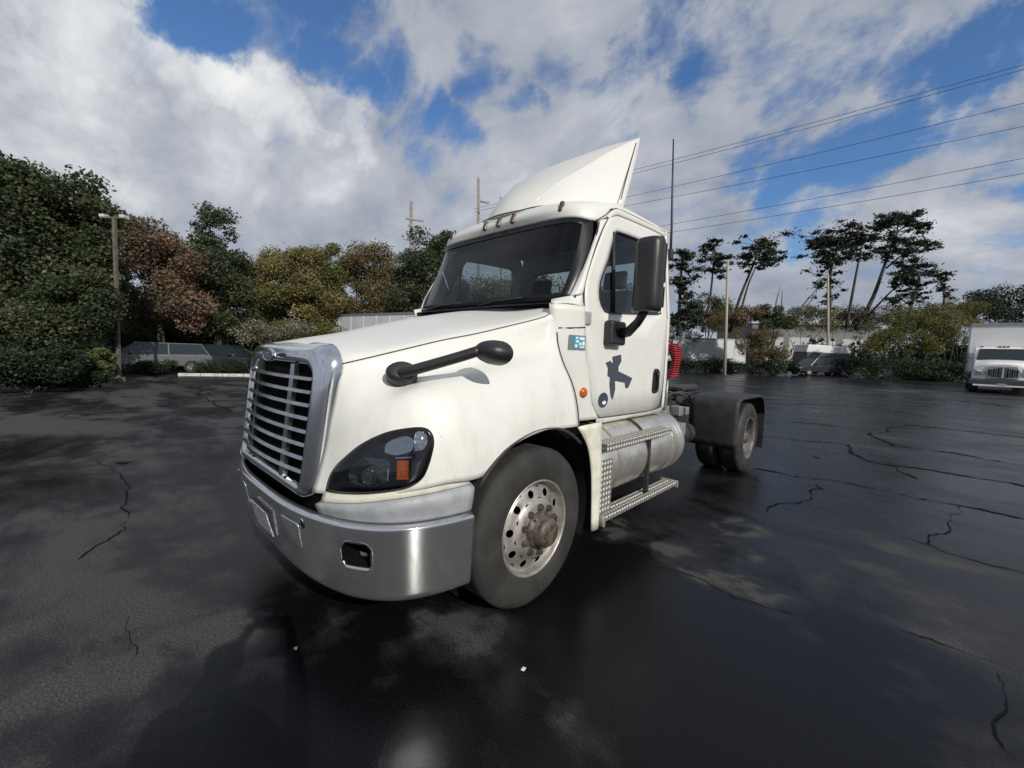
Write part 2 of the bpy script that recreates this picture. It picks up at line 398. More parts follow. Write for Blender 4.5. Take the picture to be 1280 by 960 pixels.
# ---- hood
def H(*p): return np.array(p, float)
hood_rows = [
 [(0,.215,1.612),(.35,.225,1.597),(.555,.262,1.553),(.628,.272,1.50),(.640,.255,1.42),(.645,.235,1.33),(.640,.205,1.19),(.634,.185,1.07),(.628,.160,.96),(.620,.125,.835)],
 [(0,.38,1.652),(.37,.38,1.627),(.60,.375,1.575),(.675,.37,1.53),(.700,.355,1.455),(.735,.31,1.36),(.775,.255,1.22),(.80,.23,1.08),(.81,.215,.97),(.815,.20,.855)],
 [(0,.6,1.70),(.39,.6,1.672),(.65,.57,1.625),(.742,.55,1.584),(.775,.525,1.50),(.83,.45,1.41),(.90,.345,1.285),(.945,.315,1.12),(.962,.295,.98),(.97,.28,.872)],
 [(0,.85,1.767),(.41,.85,1.738),(.69,.82,1.693),(.795,.80,1.653),(.835,.75,1.57),(.90,.65,1.48),(.985,.48,1.365),(1.055,.445,1.18),(1.085,.425,1.02),(1.09,.41,.90)],
 [(0,1.1,1.833),(.43,1.1,1.80),(.73,1.05,1.75),(.833,1.02,1.703),(.875,.97,1.62),(.94,.87,1.535),(1.04,.68,1.415),(1.125,.61,1.24),(1.158,.58,1.06),(1.165,.57,.925)],
 [(0,1.35,1.89),(.45,1.34,1.855),(.76,1.29,1.808),(.878,1.25,1.765),(.915,1.21,1.68),(.975,1.11,1.59),(1.07,.93,1.45),(1.165,.855,1.285),(1.2,.81,1.09),(1.207,.79,.935)],
 [(0,1.55,1.93),(.46,1.53,1.895),(.79,1.46,1.85),(.915,1.42,1.812),(.945,1.40,1.725),(.995,1.32,1.635),(1.085,1.17,1.485),(1.18,1.09,1.34),(1.215,1.02,1.20),(1.222,.985,1.070)],
 [(0,1.70,1.957),(.47,1.67,1.925),(.81,1.59,1.888),(.94,1.56,1.855),(.965,1.55,1.77),(1.008,1.50,1.67),(1.09,1.40,1.52),(1.18,1.34,1.365),(1.217,1.29,1.24),(1.225,1.27,1.13)],
 [(0,1.80,1.975),(.48,1.75,1.948),(.82,1.66,1.915),(.955,1.625,1.893),(.978,1.60,1.80),(1.015,1.56,1.69),(1.085,1.50,1.545),(1.158,1.48,1.385),(1.20,1.45,1.245),(1.222,1.43,1.122)],
 [(0,1.86,1.985),(.48,1.80,1.962),(.83,1.70,1.932),(.965,1.665,1.91),(.985,1.65,1.81),(1.018,1.635,1.70),(1.08,1.60,1.555),(1.14,1.65,1.40),(1.182,1.662,1.25),(1.206,1.66,1.112)],
]
for i_, r_ in enumerate(hood_rows):   # hollow the flank above the fender shelf
    k_ = [0, 0, .3, .8, 1, 1, 1, .9, .7, .4][i_]
    for c_, dx, dz in ((4, -.006, -.006), (5, -.026, -.034), (6, .010, .004)): r_[c_] = (r_[c_][0] + dx * k_, r_[c_][1], r_[c_][2] + dz * k_)
hoodG = surf(mirrorG(hood_rows), 6, 5)
mb = MB().grid(hoodG)
hood = mb.build('hood', WHITE_P, T, smooth=True, solid=.018)
hood_bvh = BVHTree.FromPolygons([Vector(p) for p in mb.v], mb.f)
HD = Vector((.75, -.66, 0)).normalized(); HS = Vector((.66, .75, 0)).normalized()
def on_hood(s, z, off=0.0, side=1):
    o = HS * s + HD * 4 + Vector((0, 0, z)); h = hood_bvh.ray_cast(o, -HD)
    if h[0] is None: return None
    nrm = h[1] if h[1].dot(HD) > 0 else -h[1]
    p = h[0] + (nrm * .6 + HD * .4) * off
    return Vector((p.x * side, p.y, p.z))
# hood seams: gap at the rear edge
for sd in (1, -1):
    row = hoodG[-1][(len(hoodG[-1]) // 2):]
    MB().tube([(p[0] * sd * .992, p[1] + .012, p[2] - .004) for p in row[8:]], .011, 6).build('hood_rubber_seal', SEAM, T, smooth=True)

for sd in (1, -1):   # thin seam along the shoulder of the hood
    MB().tube(cr1([(sd * (p[0] + .003), p[1], p[2] + .002) for p in [r[3] for r in hood_rows]], 4), .0032, 5).build('hood_seam', SEAM, hood, smooth=True)
# ---- grille
def gy(x, z): return .06 + (z - .87) * .105 + .15 * x * x
def gp(x, z, d=0.0): return (x, gy(x, z) + d, z)
def tp(x, z): return x * (1 - .055 * max(0, 1.5 - z) / .7) if abs(x) > .57 else x
def rrect(x0, x1, z0, z1, r, k=6, rt=None):
    P = []
    for cx, cz, a0, rr in ((x1, z1, 0, rt or r), (x0, z1, PI / 2, rt or r), (x0, z0, PI, r), (x1, z0, 1.5 * PI, r)):
        for i in range(k + 1):
            a = a0 + PI / 2 * i / k; P.append((cx - rr * (1 if cx == x1 else -1) + rr * math.cos(a), cz - rr * (1 if cz == z1 else -1) + rr * math.sin(a)))
    return P
inner = rrect(-.535, .535, .86, 1.485, .06, rt=.10)
outer = rrect(-.648, .648, .785, 1.60, .07, rt=.15)
mid = rrect(-.585, .585, .80, 1.555, .06, rt=.12)
g = MB()
def loop_strip(mbx, loops, fns):
    k = len(loops[0]); V = []; F = []
    for L, fn in zip(loops, fns): V += [fn(*p) for p in L]
    for i in range(len(loops) - 1):
        for j in range(k): F.append((i * k + j, i * k + (j + 1) % k, (i + 1) * k + (j + 1) % k, (i + 1) * k + j))
    mbx.add(V, F)
back = [(x * 1.0, z + (.012 if z > 1.5 else 0)) for x, z in outer]
outer = [(tp(x, z), z) for x, z in outer]; mid = [(tp(x, z), z) for x, z in mid]; back = [(x * 1.0, z + (.012 if z > 1.5 else 0)) for x, z in outer]
loop_strip(g, [inner, inner, mid, outer, back], [lambda x, z: gp(x, z, .05), lambda x, z: gp(x, z, -.012), lambda x, z: gp(x, z, -.02), lambda x, z: gp(x, z, .03), lambda x, z: gp(x, z, .085)])
grille = g.build('grille', CHROME, T, smooth=True, sub=1)
tag(grille, 'chrome grille surround with eight horizontal bars')
nb = 8
for i in range(nb):
    zc = .86 + .625 * (i + 1) / (nb + 1)
    xs = np.linspace(-.545, .545, 17); V = []; F = []
    for x in xs:
        V += [gp(x, zc + .008, -.004), gp(x, zc - .008, -.014), gp(x, zc - .011, .03), gp(x, zc + .008, .03)]
    for j in range(16):
        for k in range(4): F.append((j * 4 + k, j * 4 + (k + 1) % 4, j * 4 + 4 + (k + 1) % 4, j * 4 + 4 + k))
    MB().add(V, F).build('grille_bar', GRILLEM, grille)
for x in (-.30, .30):
    V = []; F = []
    zs = np.linspace(.86, 1.487, 9)
    for z in zs:
        ww = .024
        V += [gp(x - ww, z, .004), gp(x + ww, z, .004), gp(x + ww, z, .03), gp(x - ww, z, .03)]
    for j in range(8):
        for k in range(4): F.append((j * 4 + k, j * 4 + (k + 1) % 4, j * 4 + 4 + (k + 1) % 4, j * 4 + 4 + k))
    MB().add(V, F).build('grille_post', GRILLEM, grille)
xs = np.linspace(-.56, .56, 9); zs = np.linspace(.84, 1.51, 5)
MB().grid([[gp(x, z, .048) for x in xs] for z in zs]).build('grille_mesh', DARK, grille)
e = MB()
def oval(cx, cz, rx, rz, k=28): return [(cx + rx * math.cos(2 * PI * i / k), cz + rz * math.sin(2 * PI * i / k)) for i in range(k)]
loop_strip(e, [oval(0, 1.527, .085, .030), oval(0, 1.527, .092, .036), oval(0, 1.527, .095, .039)], [lambda x, z: gp(x, z, -.028), lambda x, z: gp(x, z, -.032), lambda x, z: gp(x, z, -.012)])
em = e.build('emblem', CHROME, grille, smooth=True)
e = MB(); o_ = oval(0, 1.527, .083, .029); e.add([gp(x, z, -.0285) for x, z in o_], [tuple(range(len(o_)))]); 
e.build('emblem_face', LOGOB, grille)
e = MB()
for x0, x1, z0, z1 in ((-.05, .045, 1.537, 1.543), (-.06, .02, 1.526, 1.532), (-.05, .045, 1.515, 1.521)):
    e.add([gp(x0, z0, -.031), gp(x1, z0, -.031), gp(x1, z1, -.031), gp(x0, z1, -.031)], [(0, 1, 2, 3)])
e.build('emblem_mark', CHROME, grille)

# ---- bumper
plan = cr1([(0,.04),(.2,.042),(.4,.052),(.6,.080),(.75,.120),(.88,.172),(.98,.235),(1.06,.31),(1.12,.40),(1.16,.50),(1.187,.61),(1.206,.735)], 8)
arc = np.concatenate([[0], np.cumsum(np.linalg.norm(np.diff(plan, axis=0), axis=1))]); BL = arc[-1]
def bp(s, z, out=0.0, lean=1.0):
    a = min(abs(s), BL); x = np.interp(a, arc, plan[:, 0]); y = np.interp(a, arc, plan[:, 1])
    a2 = min(a + .02, BL); a1 = max(a2 - .04, 0); tx = np.interp(a2, arc, plan[:, 0]) - np.interp(a1, arc, plan[:, 0]); ty = np.interp(a2, arc, plan[:, 1]) - np.interp(a1, arc, plan[:, 1])
    L = math.hypot(tx, ty); nx, ny = ty / L, -tx / L
    lz = .735 - z; k = -(.02 + .06 * math.exp(-(a / 1.0) ** 2)) * (lz / .40) * lean
    if lean and z < .36: k -= (.36 - z) ** 2 * 30
    if lean and z > .72: k -= (z - .72) ** 2 * 90
    d = k + out
    return ((x + nx * d) * (1 if s >= 0 else -1), y + ny * d, z)
bm_ = MB()
bz = [.325, .33, .345, .36] + [.36 + .0175 * i for i in range(1, 20)] + [.71, .718, .725, .735, .742]
bs = np.linspace(-BL, BL, 211)
def inhole(s, z): return any(((abs(s - sd * .96) / .082) ** 4 + (abs(z - .575) / .066) ** 4) < 1 for sd in (1, -1))
bm_.add([bp(s, z) for z in bz for s in bs], [(i * 211 + j, i * 211 + j + 1, i * 211 + 212 + j, i * 211 + 211 + j) for i in range(len(bz) - 1) for j in range(210) if not inhole((bs[j] + bs[j + 1]) / 2, (bz[i] + bz[i + 1]) / 2)])
bumper = bm_.build('bumper', BUMPERM, T, smooth=True, solid=.012)
tag(bumper, 'wide polished chrome front bumper wrapping round to the wheels')
for sd in (1, -1):
    hc = rrect(sd * .96 - .094, sd * .96 + .094, .495, .655, .055); sc_ = lambda k_: [(sd * .96 + (s - sd * .96) * k_, .575 + (z - .575) * k_) for s, z in hc]
    q = MB(); loop_strip(q, [hc, sc_(.97), sc_(.88)], [lambda s, z: bp(s, z, -.002), lambda s, z: bp(s, z, .0015), lambda s, z: bp(s, z, -.002)]); q.build('fog_lamp_rim', BUMPERM, bumper, smooth=True)
    q = MB(); loop_strip(q, [sc_(.89), sc_(.84)], [lambda s, z: bp(s, z, .0), lambda s, z: bp(s, z, -.11)])
    k = len(hc); q.f.append(tuple(range(len(q.v) - k, len(q.v))))
    q.build('fog_lamp_recess', DARK, bumper, smooth=True)
    MB().add([bp(sd * s, z, -.07 - .02 * (z < .55)) for s, z in ((.925, .53), (.99, .53), (.985, .56), (.935, .565))], [(0, 1, 2, 3)]).build('fog_lamp_bracket', GREYV, bumper)
    # tow hook hole and cover plate
    hc = oval(sd * .60, .672, .016, .024, 18)
    MB().add([bp(s, z, .002) for s, z in hc], [tuple(range(18))]).build('tow_hook_hole', DARK, bumper)
    q = MB(); loop_strip(q, [hc, [((s - sd * .6) * 1.35 + sd * .6, (z - .672) * 1.3 + .672) for s, z in hc]], [lambda s, z: bp(s, z, .006), lambda s, z: bp(s, z, .001)])
    q.build('tow_hook_ring', CHROME, bumper, smooth=True)
    q = MB(); pan = rrect(sd * .45 - .105, sd * .45 + .105, .50, .655, .02)
    loop_strip(q, [pan, pan, [((s - sd * .45) * .96 + sd * .45, (z - .58) * .95 + .58) for s, z in pan]], [lambda s, z: bp(s, z, 0), lambda s, z: bp(s, z, .003), lambda s, z: bp(s, z, .004)])
    q.f.append(tuple(range(len(q.v) - len(pan), len(q.v)))); q.build('tow_cover', BUMPERM, bumper, smooth=True)
q = MB(); q.box(-.17, .17, bp(0, .55)[1] - .012, bp(0, .55)[1] + .03, .60, .635); q.build('plate_bracket', BLACK, bumper)
y_ = bp(0, .5)[1]; V = [(-.152, bp(.15, .45)[1] - .014, .45), (.152, bp(.15, .45)[1] - .014, .45), (.152, bp(.15, .6)[1] - .026, .605), (-.152, bp(.15, .6)[1] - .026, .605)]
V += [(a, b + .006, c) for a, b, c in V]
MB().add(V, [(0, 1, 2, 3), (7, 6, 5, 4), (0, 4, 5, 1), (1, 5, 6, 2), (2, 6, 7, 3), (3, 7, 4, 0)]).build('licence_plate', PLATE, bumper)
# step pads / valance strips above the bumper at each corner
def topline(s):   # heights of the grey valance top and the cream strip top along the bumper
    return np.interp(s, [.62, .75, .95, 1.10, 1.25, BL], [.795, .812, .838, .862, .878, .898]), np.interp(s, [.62, .75, .95, 1.10, 1.25, BL], [.838, .858, .882, .915, .938, .965])
for sd in (1, -1):
    ss = np.linspace(.70, BL, 26)
    MB().grid([[bp(sd * s, .735 + (topline(s)[0] - .735) * t, -.012 - .03 * (1 - t) ** 2 + (-.05 * max(0, t - .9) * 10), 0) for s in ss] for t in (0, .15, .5, .88, .96, 1)]).build('bumper_valance', GREYV, T, smooth=True, solid=.01)
    ss = np.linspace(.72, BL - .02, 26)
    MB().grid([[bp(sd * s, topline(s)[0] + (topline(s)[1] - topline(s)[0]) * t, -.028 - .02 * t, 0) for s in ss] for t in (0, .5, 1)]).build('lower_fender_strip', CREAM, T, smooth=True, solid=.012)
MB().box(-.75, .75, .16, .5, .70, .84).build('lower_air_dam', DARK, T)
MB().box(-.60, .60, .40, 1.5, .60, 1.45).build('hood_light_block', DARK, T)  # black box added under the hood to stop light leaking through
MB().box(-.95, .95, .30, .34, .36, .80).build('bumper_backing', DARK, T)

REFL = mat('lamp_reflector', (.75, .77, .80), .16, 1.0, bump=.5, bscale=16)
REFD = mat('lamp_reflector_dark', (.22, .24, .25), .2, 1.0, bump=.5, bscale=14)
PROJ = mat('projector_glass', (.10, .105, .11), .12, .3)
# ---- headlights : outline in (s, z) seen from the front corner
HL_OUT = [(.595,.862),(.611,.936),(.645,.993),(.693,1.043),(.768,1.11),(.848,1.159),(.926,1.19),(1.022,1.207),(1.084,1.206),(1.12,1.181),(1.134,1.138),(1.129,1.088),(1.112,1.019),(1.084,.962),(1.025,.924),(.942,.905),(.825,.886),(.696,.867)]
def hl_build(sd):
    P = cr1(HL_OUT + [HL_OUT[0]], 4)[:-1]; c = P.mean(0)
    def ringset(scales, offs):
        V = []; F = []; k = len(P)
        for sc, of in zip(scales, offs):
            for p in P:
                q = c + (p - c) * sc; h = on_hood(q[0], q[1], of, sd)
                V.append(h if h is not None else (V[-1] if V else on_hood(.8, 1.0, of, sd)))
        for i in range(len(scales) - 1):
            for j in range(k): F.append((i * k + j, i * k + (j + 1) % k, (i + 1) * k + (j + 1) % k, (i + 1) * k + j))
        F.append(tuple(range((len(scales) - 1) * k, len(scales) * k)))
        return MB().add(V, F)
    hb = ringset([1.0, .99, .93, .86, .6, .3, .08], [.0, .016, .014, .004, .003, .003, .003]).build('headlight', BLACKG, T, smooth=True)
    ringset([.985, .96, .85, .7, .5, .3, .1], [.008, .020, .029, .034, .037, .038, .038]).build('lamp_lens', LENS, hb, smooth=True)
    def patch(name, m, pts, off, thick=.006):
        q = cr1(list(pts) + [pts[0]], 3)[:-1] if len(pts) > 4 else np.array(pts, float)
        A = [on_hood(a, b, off, sd) for a, b in q]; B = [on_hood(a, b, off - thick, sd) for a, b in q]; k = len(A)
        MB().add(A + B, [tuple(range(k))] + [(i, (i + 1) % k, (i + 1) % k + k, i + k) for i in range(k)]).build(name, m, hb, smooth=False)
    patch('amber_reflector', AMBER, [(.965,.963),(1.020,.963),(1.017,1.052),(.964,1.050)], .020, .012)
    patch('lamp_reflector', REFL, [(.90,1.085),(.95,1.075),(1.0,1.085),(1.03,1.10),(1.035,1.145),(1.0,1.165),(.95,1.155),(.905,1.125)], .012, .008)
    patch('lamp_reflector', REFL, [(1.04,1.095),(1.085,1.105),(1.10,1.15),(1.075,1.185),(1.04,1.178)], .014, .009)
    patch('lamp_reflector', REFD, [(.74,.915),(.90,.93),(.93,1.03),(.86,1.075),(.77,1.04),(.72,.97)], .008, .006)
    patch('lamp_rim', CHROME, [(.920,.955),(.928,.955),(.928,1.012),(.920,1.012)], .020, .012)
    patch('lamp_rim', CHROME, [(.955,1.060),(1.03,1.064),(1.03,1.070),(.955,1.066)], .020, .012)
    q = MB(); 
    c0 = on_hood(.825, .965, .006, sd); nrm = Vector((HD.x * sd, HD.y, 0)); u = Vector((HS.x * sd, HS.y, 0)); V = []
    for r_, h_ in ((.040, 0), (.039, .010), (.034, .010), (.030, .002), (.015, .006)):
        for i in range(20):
            a = 2 * PI * i / 20; V.append(c0 + u * (r_ * math.cos(a)) + Vector((0, 0, r_ * math.sin(a))) + nrm * h_)
    F = [(i * 20 + j, i * 20 + (j + 1) % 20, i * 20 + 20 + (j + 1) % 20, i * 20 + 20 + j) for i in range(4) for j in range(20)] + [tuple(range(80, 100))]
    q.add(V, F).build('projector_ring', PROJ, hb, smooth=True)
    return hb
for sd in (1, -1): hl_build(sd)

# ---- cab
def xw(z): return 1.04 - max(0, z - 1.95) * .10 - .010 * max(0, 1.6 - z) ** 2 / .25
def cx(y, z, o):
    y0 = np.interp(z, [1.10, 1.41, 1.564, 1.70, 1.955], [1.69, 1.68, 1.64, 1.62, 1.60]); y1 = np.interp(z, [1.10, 1.253, 1.41, 1.564, 1.70, 1.955], [2.195, 2.067, 2.032, 1.967, 1.935, 1.905])
    t = min(1, max(0, (y - y0) / (y1 - y0))); return (xw(z) + .012 - .10 * (1 - t) ** 3 + o, y, z)
DF = [(2.20,1.10),(2.115,1.19),(2.075,1.253),(2.04,1.41),(1.975,1.564),(1.935,1.77),(1.91,1.977),(1.93,2.134),(2.03,2.326),(2.16,2.53),(2.25,2.655),(2.33,2.74),(2.42,2.783)]
DOOR = DF + [(2.55,2.797),(2.86,2.815),(3.2,2.832),(3.30,2.82),(3.36,2.77),(3.385,2.6),(3.39,2.0),(3.385,1.4),(3.36,1.16),(3.32,1.10),(2.8,1.09)]
WIN = [(2.42,2.640),(2.62,2.655),(3.12,2.675),(3.2,2.66),(3.235,2.60),(3.25,2.2),(3.235,2.06),(3.16,2.015),(2.44,1.955),(2.235,1.943),(2.165,1.965),(2.115,2.04),(2.135,2.18),(2.269,2.371),(2.375,2.58)]
cab = MB()
for sd in (1, -1):
    # cowl side between hood and door
    ya = [(1.69,1.10),(1.69,1.19),(1.69,1.253),(1.68,1.41),(1.64,1.564),(1.62,1.70),(1.61,1.83),(1.60,1.955)]
    yb = [(2.195,1.10),(2.107,1.19),(2.067,1.253),(2.032,1.41),(1.967,1.564),(1.935,1.70),(1.918,1.83),(1.905,1.955)]
    rows = []
    for (y0, z0), (y1, z1) in zip(ya, yb): rows.append([(sd * (xw(z0) + .012 - .10 * (1 - t) ** 3), y0 + (y1 - y0) * t, z0) for t in (0, .12, .3, .6, .85, .95, 1)])
    for i, r in enumerate(rows): r[-1] = (sd * (xw(r[-1][2]) - .02), r[-1][1] + .006, r[-1][2])
    cab.grid(surf(rows if sd > 0 else rows[:-1], 3, 1))
    # cowl top corner at the windscreen foot
    lo_ = 1 if sd > 0 else .94
    cab.grid(surf([[(sd * .97 * lo_, 1.60 + (1 - lo_) * 2, 1.955 - (1 - lo_)), (sd * 1.02 * lo_, 1.75, 1.965 - (1 - lo_)), (sd * 1.032 * lo_, 1.905, 1.957 - (1 - lo_))], [(sd * .93 * lo_, 1.65 + (1 - lo_), 1.985 - (1 - lo_) * .7), (sd * .985 * lo_, 1.80, 2.0 - (1 - lo_) * .7), (sd * 1.02 * lo_, 1.905, 2.0 - (1 - lo_) * .7)], [(sd * .93, 1.72, 2.0), (sd * .955, 1.83, 2.03), (sd * 1.013, 1.91, 2.05)]], 3, 3))
    # A pillar
    A = [(.955,1.83,2.03),(.965,1.88,2.11),(.972,1.97,2.26),(.965,2.08,2.45),(.945,2.17,2.60),(.925,2.195,2.665)]
    Bq = [(1.013,1.91,2.05),(1.017,1.925,2.12),(1.0,2.005,2.28),(.975,2.115,2.465),(.963,2.21,2.60),(.955,2.30,2.71)]
    rows = []
    for a, b in zip(A, Bq):
        a = np.array(a); b = np.array(b); mm = (a + b) / 2 + np.array((.012, -.012, 0)); rows.append([(sd * p[0], p[1], p[2]) for p in (a, mm, b)])
    cab.grid(surf(rows, 4, 4))
    # rear corner post
    zs = (1.10, 1.16, 1.4, 2.0, 2.6, 2.80, 2.88)
    cab.grid([[(sd * xw(z), 3.392, z), (sd * (xw(z)), 3.44, z), (sd * (xw(z) - .05), 3.475, z), (sd * .85, 3.48, z)] for z in zs])
    # sill above the tank
    cab.grid([[(sd * 1.02, 2.18, 1.10), (sd * 1.0, 2.22, 1.05), (sd * .9, 2.22, 1.05)], [(sd * 1.02, 3.44, 1.10), (sd * 1.0, 3.44, 1.05), (sd * .9, 3.44, 1.05)]])
    # roof rail between door top and roof
    cab.grid(surf([[(sd * x0, y, z0), (sd * (x0 + .004), y, (z0 + z1) / 2), (sd * x1, y, z1)] for y, z0, x0, z1, x1 in ((2.30,2.70,.955,2.745,.948),(2.42,2.765,.955,2.838,.950),(2.55,2.782,.953,2.855,.949),(2.86,2.80,.951,2.874,.946),(3.2,2.815,.95,2.884,.943),(3.42,2.81,.948,2.88,.938))], 3, 2))
rear = MB()
rear.hole([(-.87, 1.08), (.87, 1.08), (.87, 2.88), (-.87, 2.88)], rrect(-.80, .80, 2.05, 2.62, .08), lambda x, z: (x, 3.478, z), 2)
k = len(cab.v); cab.add(rear.v, rear.f)
cabo = cab.build('cab', WHITE_P, T, smooth=True, solid=.012, off=0)
MB().grid([[(x, 3.47, z) for x in (-.82, .82)] for z in (2.03, 2.64)]).build('rear_window', GLASS, cabo)
ROOF = [
 [(0,2.03,2.705),(.35,2.012,2.695),(.65,2.0,2.685),(.83,2.04,2.682),(.925,2.16,2.668),(.962,2.30,2.725)],
 [(0,2.0,2.775),(.35,1.99,2.772),(.65,2.0,2.77),(.82,2.06,2.768),(.92,2.19,2.765),(.956,2.33,2.795)],
 [(0,2.06,2.85),(.35,2.06,2.848),(.65,2.09,2.842),(.81,2.16,2.835),(.91,2.28,2.83),(.953,2.42,2.835)],
 [(0,2.2,2.91),(.35,2.2,2.908),(.64,2.24,2.90),(.80,2.32,2.892),(.90,2.42,2.878),(.951,2.55,2.852)],
 [(0,2.5,2.955),(.35,2.5,2.952),(.64,2.52,2.945),(.79,2.56,2.935),(.89,2.64,2.912),(.950,2.74,2.862)],
 [(0,2.9,2.965),(.35,2.9,2.962),(.64,2.92,2.955),(.79,2.94,2.945),(.885,2.97,2.925),(.947,3.02,2.875)],
 [(0,3.3,2.955),(.35,3.3,2.952),(.64,3.3,2.945),(.79,3.30,2.938),(.882,3.32,2.922),(.945,3.36,2.885)],
 [(0,3.45,2.915),(.35,3.45,2.912),(.64,3.45,2.905),(.79,3.44,2.90),(.875,3.43,2.89),(.94,3.43,2.87)],
 [(0,3.49,2.84),(.35,3.49,2.84),(.64,3.49,2.84),(.79,3.485,2.84),(.87,3.475,2.83),(.93,3.455,2.81)],
]
roof = MB().grid(surf(mirrorG(ROOF), 4, 4)).build('roof', WHITE_P, T, smooth=True, solid=.015)
for sd in (1, -1):     # drip rails round the door head
    MB().tube(cr1([(sd*.93,2.15,2.655),(sd*.955,2.26,2.73),(sd*.962,2.36,2.80),(sd*.958,2.48,2.832),(sd*.957,2.86,2.850),(sd*.953,3.40,2.864)], 3), .004, 6).build('drip_rail', SEAM, T, smooth=True)
DOORS = []
for sd in (1, -1):
    dm = MB().hole(DOOR, WIN, lambda y, z: (sd * xw(z), y, z), 4)
    door = dm.build('door', WHITE_P, T, smooth=True, solid=.02); DOORS.append(door)
    def dl(loop, out=0.0): return [(sd * (xw(z) + out), y, z) for y, z in loop]
    MB().tube(dl(cr1(DOOR + [DOOR[0]], 2), -.004), .006, 5, cap=False).build('door_seal', SEAM, door, smooth=True)
    wl = cr1(WIN + [WIN[0]], 2)[:-1]
    MB().add([(sd * (xw(z) - .012), y, z) for y, z in wl], [tuple(range(len(wl)))]).build('door_window', GLASS, door)
    q = MB(); c = wl.mean(0); loop_strip(q, [wl * 1.0, wl + (wl - c) * -.035, wl + (wl - c) * -.05], [lambda y, z: (sd * (xw(z) + .004), y, z), lambda y, z: (sd * (xw(z) + .003), y, z), lambda y, z: (sd * (xw(z) - .02), y, z)])
    q.build('window_rubber', RUBBERD, door, smooth=True)
    MB().tube([(sd * (xw(z) - .005), y, z) for y, z in ((2.375, 2.62), (2.36, 2.3), (2.335, 1.955))], .016, 6).build('window_divider', RUBBERD, door, smooth=True)
    hp = rrect(3.13, 3.27, 1.255, 1.50, .05)
    q = MB(); c = np.array((3.2, 1.38)); hp = np.array(hp)
    loop_strip(q, [hp, c + (hp - c) * .93, c + (hp - c) * .8], [lambda y, z: (sd * (xw(z) + .001), y, z), lambda y, z: (sd * (xw(z) + .012), y, z), lambda y, z: (sd * (xw(z) + .004), y, z)])
    q.f.append(tuple(range(len(q.v) - len(hp), len(q.v)))); dh = q.build('door_handle', BLACK, door, smooth=True)
    MB().tube([(sd * 1.045, 3.19, 1.47), (sd * 1.062, 3.20, 1.44), (sd * 1.062, 3.21, 1.33), (sd * 1.045, 3.20, 1.29)], .012, 8).build('pull_bar', BLACKG, door, smooth=True)
    q = MB(); lp = oval(2.245, 1.243, .072, .062, 24)
    V = [(sd * (xw(z) + .006), y, z) for y, z in lp] + [(sd * (xw(z)), y, z) for y, z in lp]
    q.add(V, [tuple(range(24))] + [(i, (i + 1) % 24, (i + 1) % 24 + 24, i + 24) for i in range(24)]).build('door_badge', LOGOB, door)
    lp = oval(2.255, 1.222, .03, .016, 14); MB().add([(sd * (xw(z) + .0085), y, z) for y, z in lp], [tuple(range(14))]).build('badge_mark', STWHITE, door)
KD = [(2.345,1.598),(2.487,1.62),(2.498,1.562),(2.453,1.516),(2.458,1.477),(2.714,1.416),(2.651,1.329),(2.603,1.33),(2.585,1.377),(2.411,1.398),(2.426,1.325),(2.396,1.236),(2.36,1.272),(2.328,1.362),(2.328,1.428),(2.288,1.439),(2.286,1.505),(2.246,1.548),(2.317,1.565),(2.336,1.549),(2.362,1.549)]
ldoor = DOORS[0]
MB().add([(xw(z) + .004, y, z) for y, z in KD], [tuple(range(len(KD)))]).build('door_decal', DECAL, ldoor)
# blue square sticker and amber repeater on the cowl side (driver's side)
def sq(name, m, y0, y1, z0, z1, o): MB().add([cx(y0, z0, o - .003), cx(y1, z0, o), cx(y1, z1, o), cx(y0, z1, o - .003)], [(0, 1, 2, 3)]).build(name, m, T)
st = MB().grid([[cx(y, z, .0095) for y in (1.735, 1.80, 1.86, 1.912)] for z in (1.635, 1.742)]).build('square_sticker', STGREY, T)
MB().grid([[cx(y, z, .0115) for y in (1.78, 1.82, 1.86, 1.905)] for z in (1.648, 1.736)]).build('sticker_field', TEAL, st)
q = MB()
for y0, y1, z0, z1 in ((1.80,1.825,1.715,1.73),(1.84,1.90,1.71,1.73),(1.80,1.835,1.69,1.705),(1.87,1.905,1.67,1.70),(1.835,1.865,1.672,1.688),(1.795,1.82,1.655,1.675),(1.845,1.90,1.652,1.663)):
    y0 -= .006; y1 -= .008; q.add([cx(y0, z0, .0135), cx(y1, z0, .0135), cx(y1, z1, .0135), cx(y0, z1, .0135)], [(0, 1, 2, 3)])
q.build('sticker_mark', STWHITE, st)
for sd in (1, -1):
    MB().lathe([(0, .030), (.02, .028), (.035, .02), (.042, .006), (.046, .0)], (0, 0, 0), 'x', 20).build('side_marker', AMBER, T, smooth=True, loc=(sd * 1.043, 1.935, 1.318)).scale = (sd, 1, 1)
    MB().box(sd * 1.045 - .012, sd * 1.045 + .012, 1.91, 1.985, 1.83, 1.925).build('latch_shade_block', GREYV, T, bevel=.006)  # grey block gives the latch recess its shaded tone
    MB().tube([(sd * cx(y, z, .004)[0], y, z) for y, z in ((1.66, 1.785), (1.74, 1.79), (1.82, 1.797), (1.905, 1.805))], .006, 6).build('cowl_seam', SEAM, T, smooth=True)
